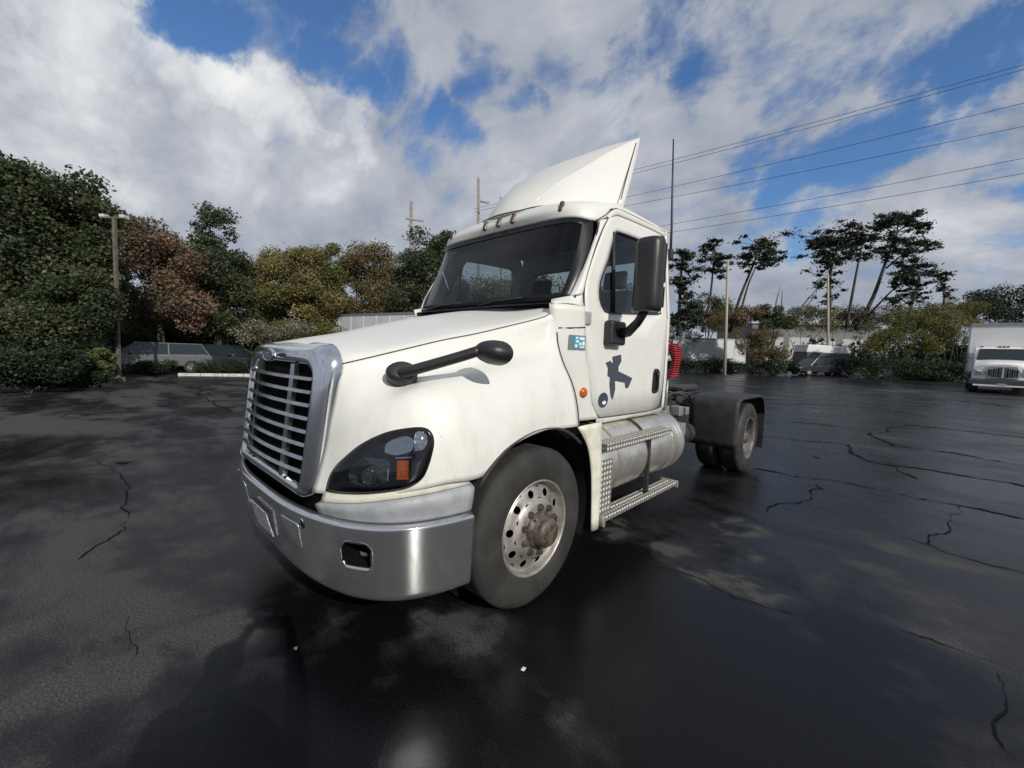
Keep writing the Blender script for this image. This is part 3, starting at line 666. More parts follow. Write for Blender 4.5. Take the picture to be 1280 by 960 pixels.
# windscreen
wsr = [
 [(0,1.70,1.985),(.35,1.71,1.985),(.65,1.745,1.99),(.83,1.785,1.998),(.945,1.835,2.02)],
 [(0,1.77,2.15),(.35,1.775,2.15),(.65,1.80,2.15),(.84,1.85,2.155),(.962,1.91,2.17)],
 [(0,1.88,2.40),(.35,1.88,2.40),(.65,1.895,2.395),(.84,1.945,2.39),(.958,2.05,2.39)],
 [(0,1.97,2.58),(.35,1.962,2.575),(.65,1.965,2.57),(.83,2.01,2.565),(.94,2.12,2.55)],
 [(0,2.025,2.70),(.35,2.008,2.69),(.65,1.998,2.68),(.825,2.04,2.675),(.918,2.155,2.655)],
]
WS = surf(mirrorG(wsr), 5, 5)
ws = MB().grid(WS).build('windshield', GLASS, T, smooth=True)
# black ceramic border around the glass
nU, nV = WS.shape[:2]
q = MB()
ctr = WS[nU // 2, nV // 2]
edge = [WS[i, 0] for i in range(nU)] + [WS[-1, j] for j in range(1, nV)] + [WS[i, -1] for i in range(nU - 2, -1, -1)] + [WS[0, j] for j in range(nV - 2, 0, -1)]
def shrink(i0, j0):
    return [WS[min(max(i, i0), nU - 1 - i0), j0] for i in range(nU)] + [WS[nU - 1 - i0, min(max(j, j0), nV - 1 - j0)] for j in range(1, nV)] + [WS[min(max(i, i0), nU - 1 - i0), nV - 1 - j0] for i in range(nU - 2, -1, -1)] + [WS[i0, min(max(j, j0), nV - 1 - j0)] for j in range(nV - 2, 0, -1)]
ins = [p + np.array((0, -.006, .002)) for p in shrink(2, 3)]
edge2 = [p + np.array((0, -.010, .003)) for p in edge]
k = len(edge); q.add(edge + edge2 + ins, [(a * k + i, a * k + (i + 1) % k, a * k + k + (i + 1) % k, a * k + k + i) for a in (0, 1) for i in range(k)])
q.build('windshield_border', CERAM, T, smooth=True)
for sd in (1, -1):
    MB().tube([(sd*.99,1.845,2.02),(sd*.99,1.93,2.17),(sd*.985,2.06,2.39),(sd*.965,2.14,2.55),(sd*.945,2.19,2.66)], .008, 6).build('pillar_seal', SEAM, T, smooth=True)
for x0 in (-.62, .12):
    wp = MB().tube([(x0 - .05, 1.70, 1.985), (x0 + .18, 1.705, 2.02), (x0 + .46, 1.715, 2.03)], .010, 6); wp.build('wiper', BLACK, T, smooth=True)
MB().grid(surf([[(x, y - .09 + .0 * z, z - .035) for x, y, z in ((-.95,1.83,2.01),(-.5,1.72,1.995),(0,1.69,1.99),(.5,1.72,1.995),(.95,1.83,2.01))], [(x, y + .01, z - .01) for x, y, z in ((-.95,1.83,2.01),(-.5,1.72,1.995),(0,1.69,1.99),(.5,1.72,1.995),(.95,1.83,2.01))]], 2, 4)).build('cowl_panel', BLACK, T, smooth=True)
# marker lamps on the brow
for x in (-.695, -.18, 0, .18, .695):
    yy = 1.985 if abs(x) < .5 else 2.005
    q = MB().box(-.020, .020, 0, .03, -.045, .05, M=Matrix.Rotation(math.radians(-18), 4, 'X'))
    q.build('marker_lamp', MARKER, T, bevel=.012, seg=3, loc=(x, yy, 2.785))
# interior
MB().grid(surf([[(x, 1.86, 2.0) for x in (-.9, 0, .9)], [(x, 2.1, 2.03) for x in (-.9, 0, .9)], [(x, 2.3, 1.98) for x in (-.9, 0, .9)], [(x, 2.36, 1.6) for x in (-.9, 0, .9)]], 3, 3)).build('dashboard', DASHM, T, smooth=True)
MB().box(-.98, .98, 1.9, 3.44, 1.14, 1.18).build('cab_floor', DASHM, T)
MB().box(-.96, .96, 1.84, 1.87, 1.10, 1.99).build('firewall', DASHM, T)
MB().grid(surf(mirrorG([[(x * .97, y + .05, z - .06) for x, y, z in r] for r in ROOF[1:8]]), 1, 1)).build('headliner', SEATM, T)
sw = MB(); Mx = Matrix.Translation((.5, 2.38, 2.02)) @ Matrix.Rotation(math.radians(38), 4, 'X')
ring = [Mx @ Vector((.22 * math.cos(2 * PI * i / 28), .22 * math.sin(2 * PI * i / 28), 0)) for i in range(29)]
sw.tube(ring, .017, 8, cap=False)
for a in (0, PI, 1.5 * PI): sw.tube([Mx @ Vector((0, 0, -.03)), Mx @ Vector((.21 * math.cos(a), .21 * math.sin(a), 0))], .02, 6)
sw.tube([Mx @ Vector((0, 0, -.02)), Mx @ Vector((0, 0, -.5))], .04, 8)
sw.build('steering_wheel', BLACK, T, smooth=True)
for x in (-.5, .5):
    q = MB().box(x - .24, x + .24, 2.65, 3.13, 1.55, 1.68).box(x - .22, x + .22, 2.75, 3.05, 1.18, 1.52); se = q.build('seat', SEATM, T, bevel=.03)
    MB().prism([(3.06, 1.66), (3.20, 1.66), (3.30, 2.28), (3.20, 2.30)], .44, 'x', x - .22).build('seat_back', SEATM, se, bevel=.04)
    MB().prism([(3.21, 2.31), (3.29, 2.31), (3.31, 2.50), (3.24, 2.50)], .26, 'x', x - .13).build('headrest', SEATM, se, bevel=.03)
# roof air deflector
DFc = [(0,2.03,2.86),(0,2.12,3.0),(0,2.34,3.205),(0,2.56,3.37),(0,2.81,3.575),(0,3.15,3.775)]
ridge = [(.22,2.07,2.86),(.30,2.19,2.99),(.40,2.40,3.19),(.50,2.60,3.345),(.62,2.845,3.54),(.752,3.15,3.742)]
rows = []
for a, b in zip(DFc, ridge):
    a = np.array(a); b = np.array(b); rows.append([a, a * .5 + b * .5 + (0, -.012, .006), a * .15 + b * .85 + (0, -.004, .003), b])
q = MB().grid(surf(mirrorG(rows), 5, 4))
for sd in (1, -1):
    bot = [(.24,2.07,2.84),(.36,2.17,2.885),(.48,2.30,2.915),(.60,2.46,2.935),(.71,2.63,2.945),(.815,2.78,2.945)]
    V = [[(sd * (r[0] * (1 - t) + b[0] * t + .012 * math.sin(PI * t)), r[1] * (1 - t) + b[1] * t, r[2] * (1 - t) + b[2] * t) for t in (0, .04, .3, .7, 1)] for r, b in zip(ridge, bot)]
    q.grid(surf(V, 4, 2))
deff = q.build('roof_deflector', WHITE_P, T, smooth=True, solid=.02, angle=40)
for sd in (1, -1):
    MB().tube([(sd*.742,3.09,3.67),(sd*.79,2.84,3.21),(sd*.815,2.735,3.02)], .005, 5).build('deflector_seam', SEAM, deff, smooth=True)
MB().tube(cr1([(-.76,2.70,2.952),(-.6,2.44,2.945),(-.36,2.14,2.89),(-.22,2.04,2.855),(0,2.0,2.85),(.22,2.04,2.855),(.36,2.14,2.89),(.6,2.44,2.945),(.76,2.70,2.952)], 3), .006, 5).build('deflector_base_seam', SEAM, deff, smooth=True)
for sd in (1, -1):
    MB().tube([(sd*.5,3.1,3.6),(sd*.5,3.25,2.93)], .02, 6).build('deflector_strut', FRAMEM, deff, smooth=True)
# mirrors
for sd in (1, -1):
    def X(p): return (p[0] * sd, p[1] + (.42 if sd < 0 and p[2] > 1.65 else 0), p[2])
    prof = []
    Z = [1.945, 1.955, 1.985, 2.1, 2.3, 2.43, 2.465, 2.478]; sc = [.80, .93, 1, 1, 1, 1, .93, .78]
    V = []; k = 20
    for z, s_ in zip(Z, sc):
        for i in range(k):
            a = 2 * PI * i / k; ca, sa = math.cos(a), math.sin(a)
            xx = .105 * np.sign(ca) * abs(ca) ** .6 * s_; yy = (.075 if sa > 0 else .095) * np.sign(sa) * abs(sa) ** .8 * s_
            V.append(X((1.362 + xx + .004 * (z - 2.2), 2.26 + yy, z)))
    F = [(i * k + j, i * k + (j + 1) % k, (i + 1) * k + (j + 1) % k, (i + 1) * k + j) for i in range(len(Z) - 1) for j in range(k)] + [tuple(range(k)), tuple(range((len(Z) - 1) * k, len(Z) * k))]
    mr = MB().add(V, F).build('cab_mirror', BLACK, T, smooth=True, angle=50)
    MB().box(sd * 1.362 - .09, sd * 1.362 + .09, 2.337 + (.42 if sd < 0 else 0), 2.343 + (.42 if sd < 0 else 0), 2.16, 2.45).build('mirror_glass', MIRG, mr)
    MB().box(sd * 1.362 - .09, sd * 1.362 + .09, 2.337 + (.42 if sd < 0 else 0), 2.343 + (.42 if sd < 0 else 0), 1.98, 2.13).build('mirror_glass', MIRG, mr)
    MB().tube([X((1.10, 2.36, 1.79)), X((1.17, 2.35, 1.80)), X((1.26, 2.32, 1.87)), X((1.33, 2.29, 1.955))], [.045, .04, .034, .034], 10).build('mirror_arm', BLACK, mr, smooth=True)
    yb_ = .42 if sd < 0 else 0; q = MB().box(sd * 1.075 - .04, sd * 1.075 + .04, 2.19 + yb_, 2.43 + yb_, 1.69, 1.885); q.build('mirror_bracket', BLACK, mr, bevel=.025, seg=3)
    # hood mirror
    Mb = Matrix.Translation(X((.862, .492, 1.457))) @ Matrix.Rotation(sd * math.radians(-33), 4, 'Z') @ Matrix.Rotation(sd * math.radians(-28), 4, 'Y')
    V = []; k = 20
    for h, s_ in ((-.04, 1), (.035, 1.0), (.055, .86), (.06, .6)):
        for i in range(k):
            a = 2 * PI * i / k; V.append(Mb @ Vector((h * sd, .082 * s_ * math.cos(a), .060 * s_ * math.sin(a))))
    F = [(i * k + j, i * k + (j + 1) % k, (i + 1) * k + (j + 1) % k, (i + 1) * k + j) for i in range(3) for j in range(k)] + [tuple(range(3 * k, 4 * k))]
    hm = MB().add(V, F).build('hood_mirror', BLACK, T, smooth=True, angle=50)
    MB().tube(cr1([X((.88, .47, 1.462)), X((.945, .475, 1.478)), X((1.04, .565, 1.52)), X((1.14, .67, 1.568)), X((1.20, .735, 1.60))], 4), [.028] * 17, 10).build('mirror_arm', BLACK, hm, smooth=True)
    V = []; nh = 9; k = 20
    for a_ in range(nh):
        th = a_ / (nh - 1) * PI / 2; rr = math.cos(th) ** .7
        for i in range(k):
            a = 2 * PI * i / k; V.append(X((1.235 + .112 * rr * math.cos(a), .835 - .125 * math.sin(th), 1.600 + .066 * rr * math.sin(a) - .010 * (1 - math.sin(th)))))
    F = [(i * k + j, i * k + (j + 1) % k, (i + 1) * k + (j + 1) % k, (i + 1) * k + j) for i in range(nh - 1) for j in range(k)] + [tuple(range(k))]
    MB().add(V, F).build('mirror_head', BLACK, hm, smooth=True, angle=60)

# ---- wheel wells, fender skirt
for sd in (1, -1):
    V = []; F = []; k = 20
    for i in range(k + 1):
        a = PI * (-.12) + PI * 1.24 * i / k
        for x in (1.15, .62): V.append((sd * x, 1.27 - .625 * math.cos(a), .50 + .625 * math.sin(a)))
    F = [(2 * i, 2 * i + 2, 2 * i + 3, 2 * i + 1) for i in range(k)]
    MB().add(V, F).build('wheel_well', BLACK, T, smooth=True)
    MB().box(sd * .60 - .02, sd * .60 + .02, .5, 2.0, .55, 1.3).build('inner_fender', DARK, T)
    MB().tube([(sd * 1.212, 1.27 - .64 * math.cos(a), .50 + .64 * math.sin(a)) for a in np.linspace(.62, PI * .72, 18)], .014, 6).build('arch_lip', RUBBERD, T, smooth=True)
    sk = [[(1.20,1.665,1.105),(1.212,1.80,1.112),(1.212,1.95,1.115),(1.17,1.98,1.112)],[(1.20,1.80,.95),(1.212,1.87,.95),(1.212,1.965,.95),(1.17,1.99,.95)],[(1.20,1.86,.78),(1.212,1.91,.78),(1.212,1.985,.78),(1.17,2.0,.78)],[(1.20,1.885,.60),(1.212,1.925,.60),(1.212,1.99,.60),(1.17,2.0,.60)],[(1.20,1.905,.30),(1.212,1.935,.30),(1.212,1.985,.30),(1.17,2.0,.30)]]
    MB().grid(surf([[(sd * x, y, z) for x, y, z in r] for r in sk], 4, 2)).build('fender_skirt', CREAM, T, smooth=True, solid=.012)
    MB().box(sd * .95 - .24, sd * .95 + .24, 1.93, 1.955, .28, 1.08).build('splash_guard', BLACK, T)

# ---- wheels
def tyre_profile(wd):
    p = [(.292, -.02), (.30, -.006), (.33, .004), (.40, .006), (.445, -.001), (.475, -.012), (.493, -.024), (.503, -.042)]
    nrib = 5; x0, x1 = -.045, -wd + .045; wr = (x1 - x0) / nrib
    for i in range(nrib):
        a = x0 + wr * i; b = a + wr * .86
        p += [(.505, a), (.505, b)]
        if i < nrib - 1: p += [(.492, b + wr * .02), (.492, a + wr * .98)]
    q = [(r, -wd - h) for r, h in p[:8][::-1]]
    return p + q
def disc(mbx, prof_fn, r0, r1, rh, hr, nh=10):
    for i in range(nh):
        a0 = 2 * PI * i / nh; a1 = 2 * PI * (i + 1) / nh; am = (a0 + a1) / 2
        ou = [(a0, r0), (am, r0), (a1, r0), (a1, (r0 + r1) / 2), (a1, r1), (am, r1), (a0, r1), (a0, (r0 + r1) / 2)]
        inn = [(am + hr / rh * math.cos(t), rh + hr * math.sin(t)) for t in np.linspace(0, 2 * PI, 20, endpoint=False)]
        mbx.hole(ou, inn, lambda a, r: (prof_fn(r), r * math.cos(a), r * math.sin(a)), 3)
def nut(x, y, z, r, h):
    q = MB(); q.prism([(y + r * math.cos(PI / 3 * i), z + r * math.sin(PI / 3 * i)) for i in range(6)], h, 'x', x); q.prism([(y + r * .55 * math.cos(PI / 4 * i), z + r * .55 * math.sin(PI / 4 * i)) for i in range(8)], h * .5, 'x', x + h); return q
def front_wheel():
    fn = lambda r: np.interp(r, [.15, .165, .185, .20, .25, .268, .285], [.012, .010, .0, -.012, -.030, -.045, -.062])
    m_ = MB(); disc(m_, fn, .19, .262, .226, .024)
    m_.lathe([(.262, fn(.262)), (.274, -.06), (.283, -.055), (.287, -.02), (.291, -.004), (.301, .003), (.306, -.004)], nseg=60)
    m_.lathe([(.19, fn(.19)), (.172, .008), (.155, .014), (.11, .014)], nseg=48)
    wh_ = m_.build('front_wheel', RIMM, T, smooth=True)
    MB().lathe(tyre_profile(.29), nseg=80).build('tyre', RUBBER, wh_, smooth=True, angle=35)
    MB().lathe([(.26, -.055), (.265, -.20), (.0, -.20)], nseg=32).build('brake_drum', DARK, wh_, smooth=True)
    MB().lathe([(.118, .012), (.115, .03), (.10, .04), (.092, .05), (.09, .095), (.08, .108), (.05, .112), (.0, .113)], nseg=32).build('hub', HUBM, wh_, smooth=True)
    for i in range(10):
        a = 2 * PI * (i + .2) / 10; nut(.013, .1435 * math.cos(a), .1435 * math.sin(a), .020, .024).build('lug_nut', HUBM, wh_)
    for i in range(6):
        a = 2 * PI * i / 6; nut(.034, .102 * math.cos(a), .102 * math.sin(a), .010, .010).build('hub_bolt', HUBM, wh_)
    MB().lathe([(.0, .012), (.012, .012), (.014, .0)], c=(-.002, -.05, -.172), nseg=12).build('valve_cap', HUBM, wh_, smooth=True)
    return wh_
def rear_wheel():
    fn = lambda r: np.interp(r, [.10, .15, .20, .26, .285], [-.145, -.145, -.14, -.115, -.10])
    m_ = MB(); disc(m_, fn, .17, .262, .222, .026)
    m_.lathe([(.262, fn(.262)), (.272, -.10), (.278, -.05), (.288, -.02), (.301, .002), (.306, -.004)], nseg=48)
    m_.lathe([(.17, fn(.17)), (.13, -.145), (.10, -.145)], nseg=32)
    wh_ = m_.build('rear_wheel', RIM_SHADED, T, smooth=True)
    MB().lathe(tyre_profile(.28), nseg=64).build('tyre', RUBBERD, wh_, smooth=True, angle=35)
    MB().lathe([(r, h - .33) for r, h in tyre_profile(.28)], nseg=64).build('inner_tyre', RUBBERD, wh_, smooth=True, angle=35)
    MB().lathe([(.26, -.16), (.26, -.4), (0, -.4)], nseg=32).build('brake_drum', DARK, wh_, smooth=True)
    MB().lathe([(.10, -.145), (.095, -.06), (.085, -.03), (.0, -.028)], nseg=24).build('hub', HUBM, wh_, smooth=True)
    for i in range(10):
        a = 2 * PI * (i + .5) / 10; nut(-.146, .1435 * math.cos(a), .1435 * math.sin(a), .020, .026).build('lug_nut', HUBM, wh_)
    return wh_
for fnw, y, xo in ((front_wheel, 1.27, 1.195), (rear_wheel, 6.02, 1.24)):
    a = fnw(); a.location = (xo, y, .503); a.rotation_euler = (math.radians(12), 0, 0)
    b = copy_tree(a, T); b.location = (-xo, y, .503); b.rotation_euler = (0, 0, PI)
for y in (1.27, 6.02): MB().tube([(-1.0, y, .5), (1.0, y, .5)], .07, 10).build('axle', FRAMEM, T, smooth=True)

# ---- chassis
for x in (-.43, .43): MB().box(x - .045, x + .045, .5, 7.35, .80, 1.06).build('frame_rail', FRAMEM, T)
for y in (3.75, 4.7, 7.2): MB().box(-.385, .385, y - .05, y + .05, .84, 1.02).build('cross_member', FRAMEM, T)
MB().box(-.46, .46, 3.6, 5.0, 1.07, 1.085).build('deck_plate', TREAD, T)
fw = MB(); fw.prism([(-.45, 5.45), (.45, 5.45), (.45, 6.05), (.28, 6.55), (.12, 6.60), (.07, 6.2), (-.07, 6.2), (-.12, 6.60), (-.28, 6.55), (-.45, 6.05)], .05, 'z', 1.14); fw.box(-.4, .4, 5.8, 6.1, 1.065, 1.14)
fw.build('fifth_wheel', FRAMEM, T, bevel=.008)
for x, y, z, r, l in ((.62, 4.0, .86, .12, .7), (.66, 4.35, .60, .14, .8), (-.62, 4.2, .80, .14, .9)):
    MB().lathe([(0, 0), (r * .7, .0), (r, .05), (r, l - .05), (r * .7, l), (0, l)], (x, y, z), 'y', 20).build('air_tank', FRAMEM, T, smooth=True)
MB().box(.50, .80, 3.62, 3.92, .70, 1.05).box(.52, .78, 3.64, 3.9, 1.055, 1.09).build('battery_box', FRAMEM, T, bevel=.01)
for k in range(7):
    a = RNG.uniform(.3, .7); y = 3.7 + k * .2
    MB().tube(cr1([(a - .1, y, 1.09), (a, y + .1, 1.14 + .05 * RNG.random()), (a + .1, y + .25, 1.12), (a + .02, y + .4, 1.02)], 4), .016, 6).build('chassis_hose', FRAMEM, T, smooth=True)
for x, y, z, s_ in ((.78, 4.05, 1.0, .05), (.86, 3.8, .98, .04), (.74, 4.55, .95, .06), (.90, 4.2, .78, .07), (.70, 4.9, .92, .05)):
    MB().box(x - s_, x + s_, y - s_, y + s_, z - s_, z + s_).build('air_valve', STEELP, T, bevel=.01)
# air-line stand and red coiled lines behind the cab
MB().tube([(.98, 3.62, 1.06), (.98, 3.62, 1.40)], .014, 8).build('hose_stand', STEELP, T, smooth=True)
for j, (x, y) in enumerate(((1.0, 3.62), (.985, 3.74))):
    pts = []
    for i in range(150):
        a = i * .62; z = 1.76 - .36 * i / 149; rr = .034 + .016 * math.sin(i * .05)
        pts.append((x + rr * math.cos(a) + .03 * math.sin(z * 9), y + rr * math.sin(a) * .9 + .04 * math.sin((z - 1.4) * 8), z))
    MB().tube(pts, .0105, 6).build('coiled_air_line', RED, T, smooth=True)
MB().tube(cr1([(.9, 3.49, 1.9), (.97, 3.56, 1.82), (1.0, 3.62, 1.76)], 4), .012, 6).build('air_line_lead', RED, T, smooth=True)
# rear fenders and mud flaps
for sd in (1, -1):
    x0, x1 = .615, 1.255; V = []; F = []
    arcp = [(5.315,.42),(5.30,.70),(5.31,.98),(5.36,1.075),(5.48,1.115),(5.75,1.125),(6.30,1.125),(6.58,1.095),(6.74,.98),(6.83,.80)]
    arcp = cr1(arcp, 3)
    xs = (x0, x0 + .012, x0 + .1, (x0 + x1) / 2, x1 - .05, x1 - .01, x1)
    rows = []
    for y, z in arcp:
        c = np.array((6.02, .5)); d = np.array((y, z)) - c; d /= np.linalg.norm(d)
        rows.append([(sd * x, y - d[0] * e_, z - d[1] * e_) for x, e_ in zip(xs, (.03, .006, 0, 0, .002, .012, .045))])
    rf = MB().grid(rows).build('rear_fender', RUBBERD, T, smooth=True, solid=.012)
    MB().box(sd * .93 - .31, sd * .93 + .31, 6.86, 6.872, .24, .82).build('mud_flap', RUBBERD, T, bevel=.004)
    MB().tube([(sd * .45, 5.34, .95), (sd * 1.0, 5.34, .95)], .025, 8).build('fender_bracket', FRAMEM, T, smooth=True)
# fuel tank, straps and steps
for sd in (1, -1):
    R_ = .315
    tk = MB().lathe([(0, -.045), (R_ * .6, -.04), (R_ * .92, -.015), (R_, .02), (R_, 1.62), (R_ * .985, 1.645), (R_ * .93, 1.66), (R_ * .6, 1.69), (0, 1.70)], (sd * .865, 2.06, .72), 'y', 56).build('fuel_tank', ALU, T, smooth=True, angle=40)
    for y in (2.30, 2.82, 3.42):
        MB().lathe([(R_ + .002, 0), (R_ + .010, .003), (R_ + .010, .045), (R_ + .002, .048)], (sd * .865, y, .72), 'y', 56).build('tank_strap', RUBBERD if y == 2.82 else ALU, tk, smooth=True, angle=40)
    for y in (3.56, 3.63):
        MB().lathe([(R_ + .001, 0), (R_ + .007, .004), (R_ + .007, .016), (R_ + .001, .02)], (sd * .865, y, .72), 'y', 56).build('tank_rib', STEELP, tk, smooth=True, angle=40)
    MB().lathe([(.045, 0), (.05, .03), (.04, .045), (0, .047)], (sd * .83, 2.62, 1.03), 'z', 20).build('fuel_cap', STEELP, tk, smooth=True)
    def tread(name, x0, x1, y0, y1, z0, z1): return MB().box(min(sd * x0, sd * x1), max(sd * x0, sd * x1), y0, y1, z0, z1).build(name, TREAD, T, bevel=.006)
    tread('upper_step', 1.02, 1.225, 2.03, 3.22, .885, .94)
    u = tread('lower_step', 1.09, 1.15, 2.05, 3.42, .335, .375); tread('lower_step', 1.165, 1.225, 2.05, 3.42, .335, .375)
    MB().box(min(sd * 1.05, sd * 1.235), max(sd * 1.05, sd * 1.235), 2.02, 2.05, .30, .38).build('step_end', ALU, T, bevel=.006)
    MB().box(min(sd * 1.05, sd * 1.235), max(sd * 1.05, sd * 1.235), 3.42, 3.45, .31, .38).build('step_end', ALU, T, bevel=.006)
    tread('step_bracket', 1.165, 1.1845, 2.03, 2.20, .38, .80)
    MB().box(min(sd * 1.15, sd * 1.185), max(sd * 1.15, sd * 1.185), 2.83, 2.87, .38, .90).build('step_hanger', RUBBERD, T)
MB().box(-.9, .9, 2.0, 3.44, .95, 1.05).build('cab_underside', DARK, T)
# antenna on the cab's rear corner
an = MB().tube([(.985, 3.485, 2.62), (.975, 3.49, 2.95), (.955, 3.49, 3.35), (.935, 3.49, 3.80)], [.014, .012, .010, .007], 8).build('antenna', BLACK, T, smooth=True)
MB().box(.945, 1.01, 3.455, 3.51, 2.60, 2.71).build('antenna_mount', BLACK, an, bevel=.01)

# ================================================================== THE PLACE
F2 = np.array((FW[0], FW[1])); F2 /= np.linalg.norm(F2); R2 = np.array((F2[1], -F2[0]))
def gz(x, y):
    d = np.array((x, y)) - CAM[:2]; r = d @ R2; t = max(0.0, r - 5.0); u = max(0.0, d @ F2 - 6)
    return .034 * t * t / (t + 4) * min(1, u / 8)
def at(px, py, f): return Vector(CAM + f * (FW + RT * (px - 640) / 515.12 - UP * (py - 480) / 515.12))
def spot(px, f):
    d = F2 * f + R2 * ((px - 640) / 515.12 * f) + CAM[:2]; return Vector((d[0], d[1], gz(d[0], d[1])))
def on_ground(px, py):
    d = FW + RT * (px - 640) / 515.12 - UP * (py - 480) / 515.12; t = -CAM[2] / d[2]
    for _ in range(30):
        p = CAM + d * t; t = t * .5 + .5 * (gz(p[0], p[1]) - CAM[2]) / d[2]
    p = CAM + d * t; return Vector((p[0], p[1], gz(p[0], p[1])))
VIEW = math.atan2(F2[1], F2[0])      # heading of the view direction

# ground sheet
fr = np.concatenate([np.linspace(-60, 60, 61), ]); far = [-1500, -600, -250, -120]
us = far + list(fr) + [-v for v in far[::-1]]
V = []; F = []; k = len(us)
for a in us:
    for b in us:
        x = CAM[0] + F2[0] * a + R2[0] * b; y = CAM[1] + F2[1] * a + R2[1] * b; V.append((x, y, gz(x, y)))
F = [(i * k + j, i * k + j + 1, i * k + k + j + 1, i * k + k + j) for i in range(k - 1) for j in range(k - 1)]
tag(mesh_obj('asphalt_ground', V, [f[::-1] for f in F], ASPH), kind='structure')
# cracks in the asphalt, each a jagged ribbon 4 mm proud
def crack(pts, wd):
    P = [on_ground(*p) for p in pts]
    while sum((b - a).length for a, b in zip(P[:-1], P[1:])) / len(P) > .045 and len(P) < 260:     # midpoint displacement
        Q = []
        for a, b in zip(P[:-1], P[1:]):
            d = b - a; k_ = .075 * d.length; Q += [a, a.lerp(b, random.uniform(.4, .6)) + Vector((-d.y, d.x, 0)).normalized() * random.gauss(0, k_)]
        P = Q + [P[-1]]
    V = []; ww = wd
    for i, p in enumerate(P):
        tt = (P[min(i + 1, len(P) - 1)] - P[max(i - 1, 0)]); tt.z = 0; tt.normalize(); nn = Vector((-tt.y, tt.x, 0)); ww = min(wd * 1.5, max(wd * .25, ww + random.gauss(0, wd * .3))); e_ = min(1, .2 + i / 5, .2 + (len(P) - 1 - i) / 5)
        for s_ in (1, -1):
            q = p + nn * ww * e_ * s_ * random.uniform(.7, 1.2); V.append((q.x, q.y, gz(q.x, q.y) + .005))
    F = [(2 * i, 2 * i + 1, 2 * i + 3, 2 * i + 2) for i in range(len(P) - 1)]
    tag(mesh_obj('asphalt_crack', V, F, CRACKM), kind='structure')
for pts, wd in ([[(940,585),(1000,597),(1065,605),(1140,622),(1215,635),(1300,652)], .022], [[(1060,555),(1065,567),(1100,580),(1165,588),(1300,612)], .028], [[(955,527),(1020,530),(1090,540),(1115,557),(1190,566),(1300,586)], .03],
                [[(1100,542),(1110,535),(1135,531),(1190,537),(1300,549)], .03], [[(1105,780),(1165,800),(1215,820),(1300,850)], .010], [[(1247,840),(1258,880),(1240,905),(1270,950)], .006], [[(1125,670),(1180,690),(1230,705),(1300,722)], .010],
                [[(119,575),(152,594),(161,608),(160,640),(157,662),(130,678),(97,700)], .009], [[(241,483),(260,500),(275,520)], .02], [[(161,770),(162,800),(164,830)], .004], [[(760,690),(850,715),(920,748),(1000,770)], .005], [[(948,545),(1010,552),(1060,556)], .02], [[(1110,578),(1125,590),(1150,600)], .02], [[(960,640),(1000,628),(1020,605)], .012], [[(1150,497),(1220,503),(1300,512)], .05], [[(960,505),(1060,508),(1150,517)], .04], [[(1180,690),(1190,650),(1200,633)], .008]):
    crack(pts, wd * (1.0 if wd > .015 else .62))
for px, py, r in ((155, 579, .07), (1020, 572, .06)):
    c = on_ground(px, py); V = [(c.x + r * random.uniform(.5, 1.3) * math.cos(a), c.y + r * random.uniform(.5, 1.3) * math.sin(a), c.z + .006) for a in np.linspace(0, 2 * PI, 14, endpoint=False)]
    tag(mesh_obj('asphalt_pothole', V, [tuple(range(14))], CRACKM), kind='structure')
# small litter
c = on_ground(654, 838); lt = MB().add([(c.x - .006, c.y - .012, c.z + .004), (c.x + .012, c.y - .008, c.z + .006), (c.x + .009, c.y + .012, c.z + .012), (c.x - .010, c.y + .010, c.z + .008)], [(0, 1, 2, 3)]).build('paper_scrap', STWHITE, solid=.002)
tag(lt, 'tiny white scrap of paper on the asphalt below the front wheel', 'litter')
c = on_ground(369, 812); cs = cr1([(-.028, 0, .003), (-.01, .014, .012), (.012, .016, .016), (.03, .002, .004), (.012, -.014, .010), (-.01, -.012, .008), (-.028, 0, .003)], 2)
lt = MB().add([(c.x + p[0] * .55, c.y + p[1] * .55, c.z + p[2] * .55 + .004) for p in cs[:-1]], [tuple(range(len(cs) - 1))]).build('fallen_leaf', mat('dry_leaf', (.42, .38, .30), .8), solid=.001)
tag(lt, 'single pale dry leaf lying on the wet asphalt in front of the bumper', 'leaf')

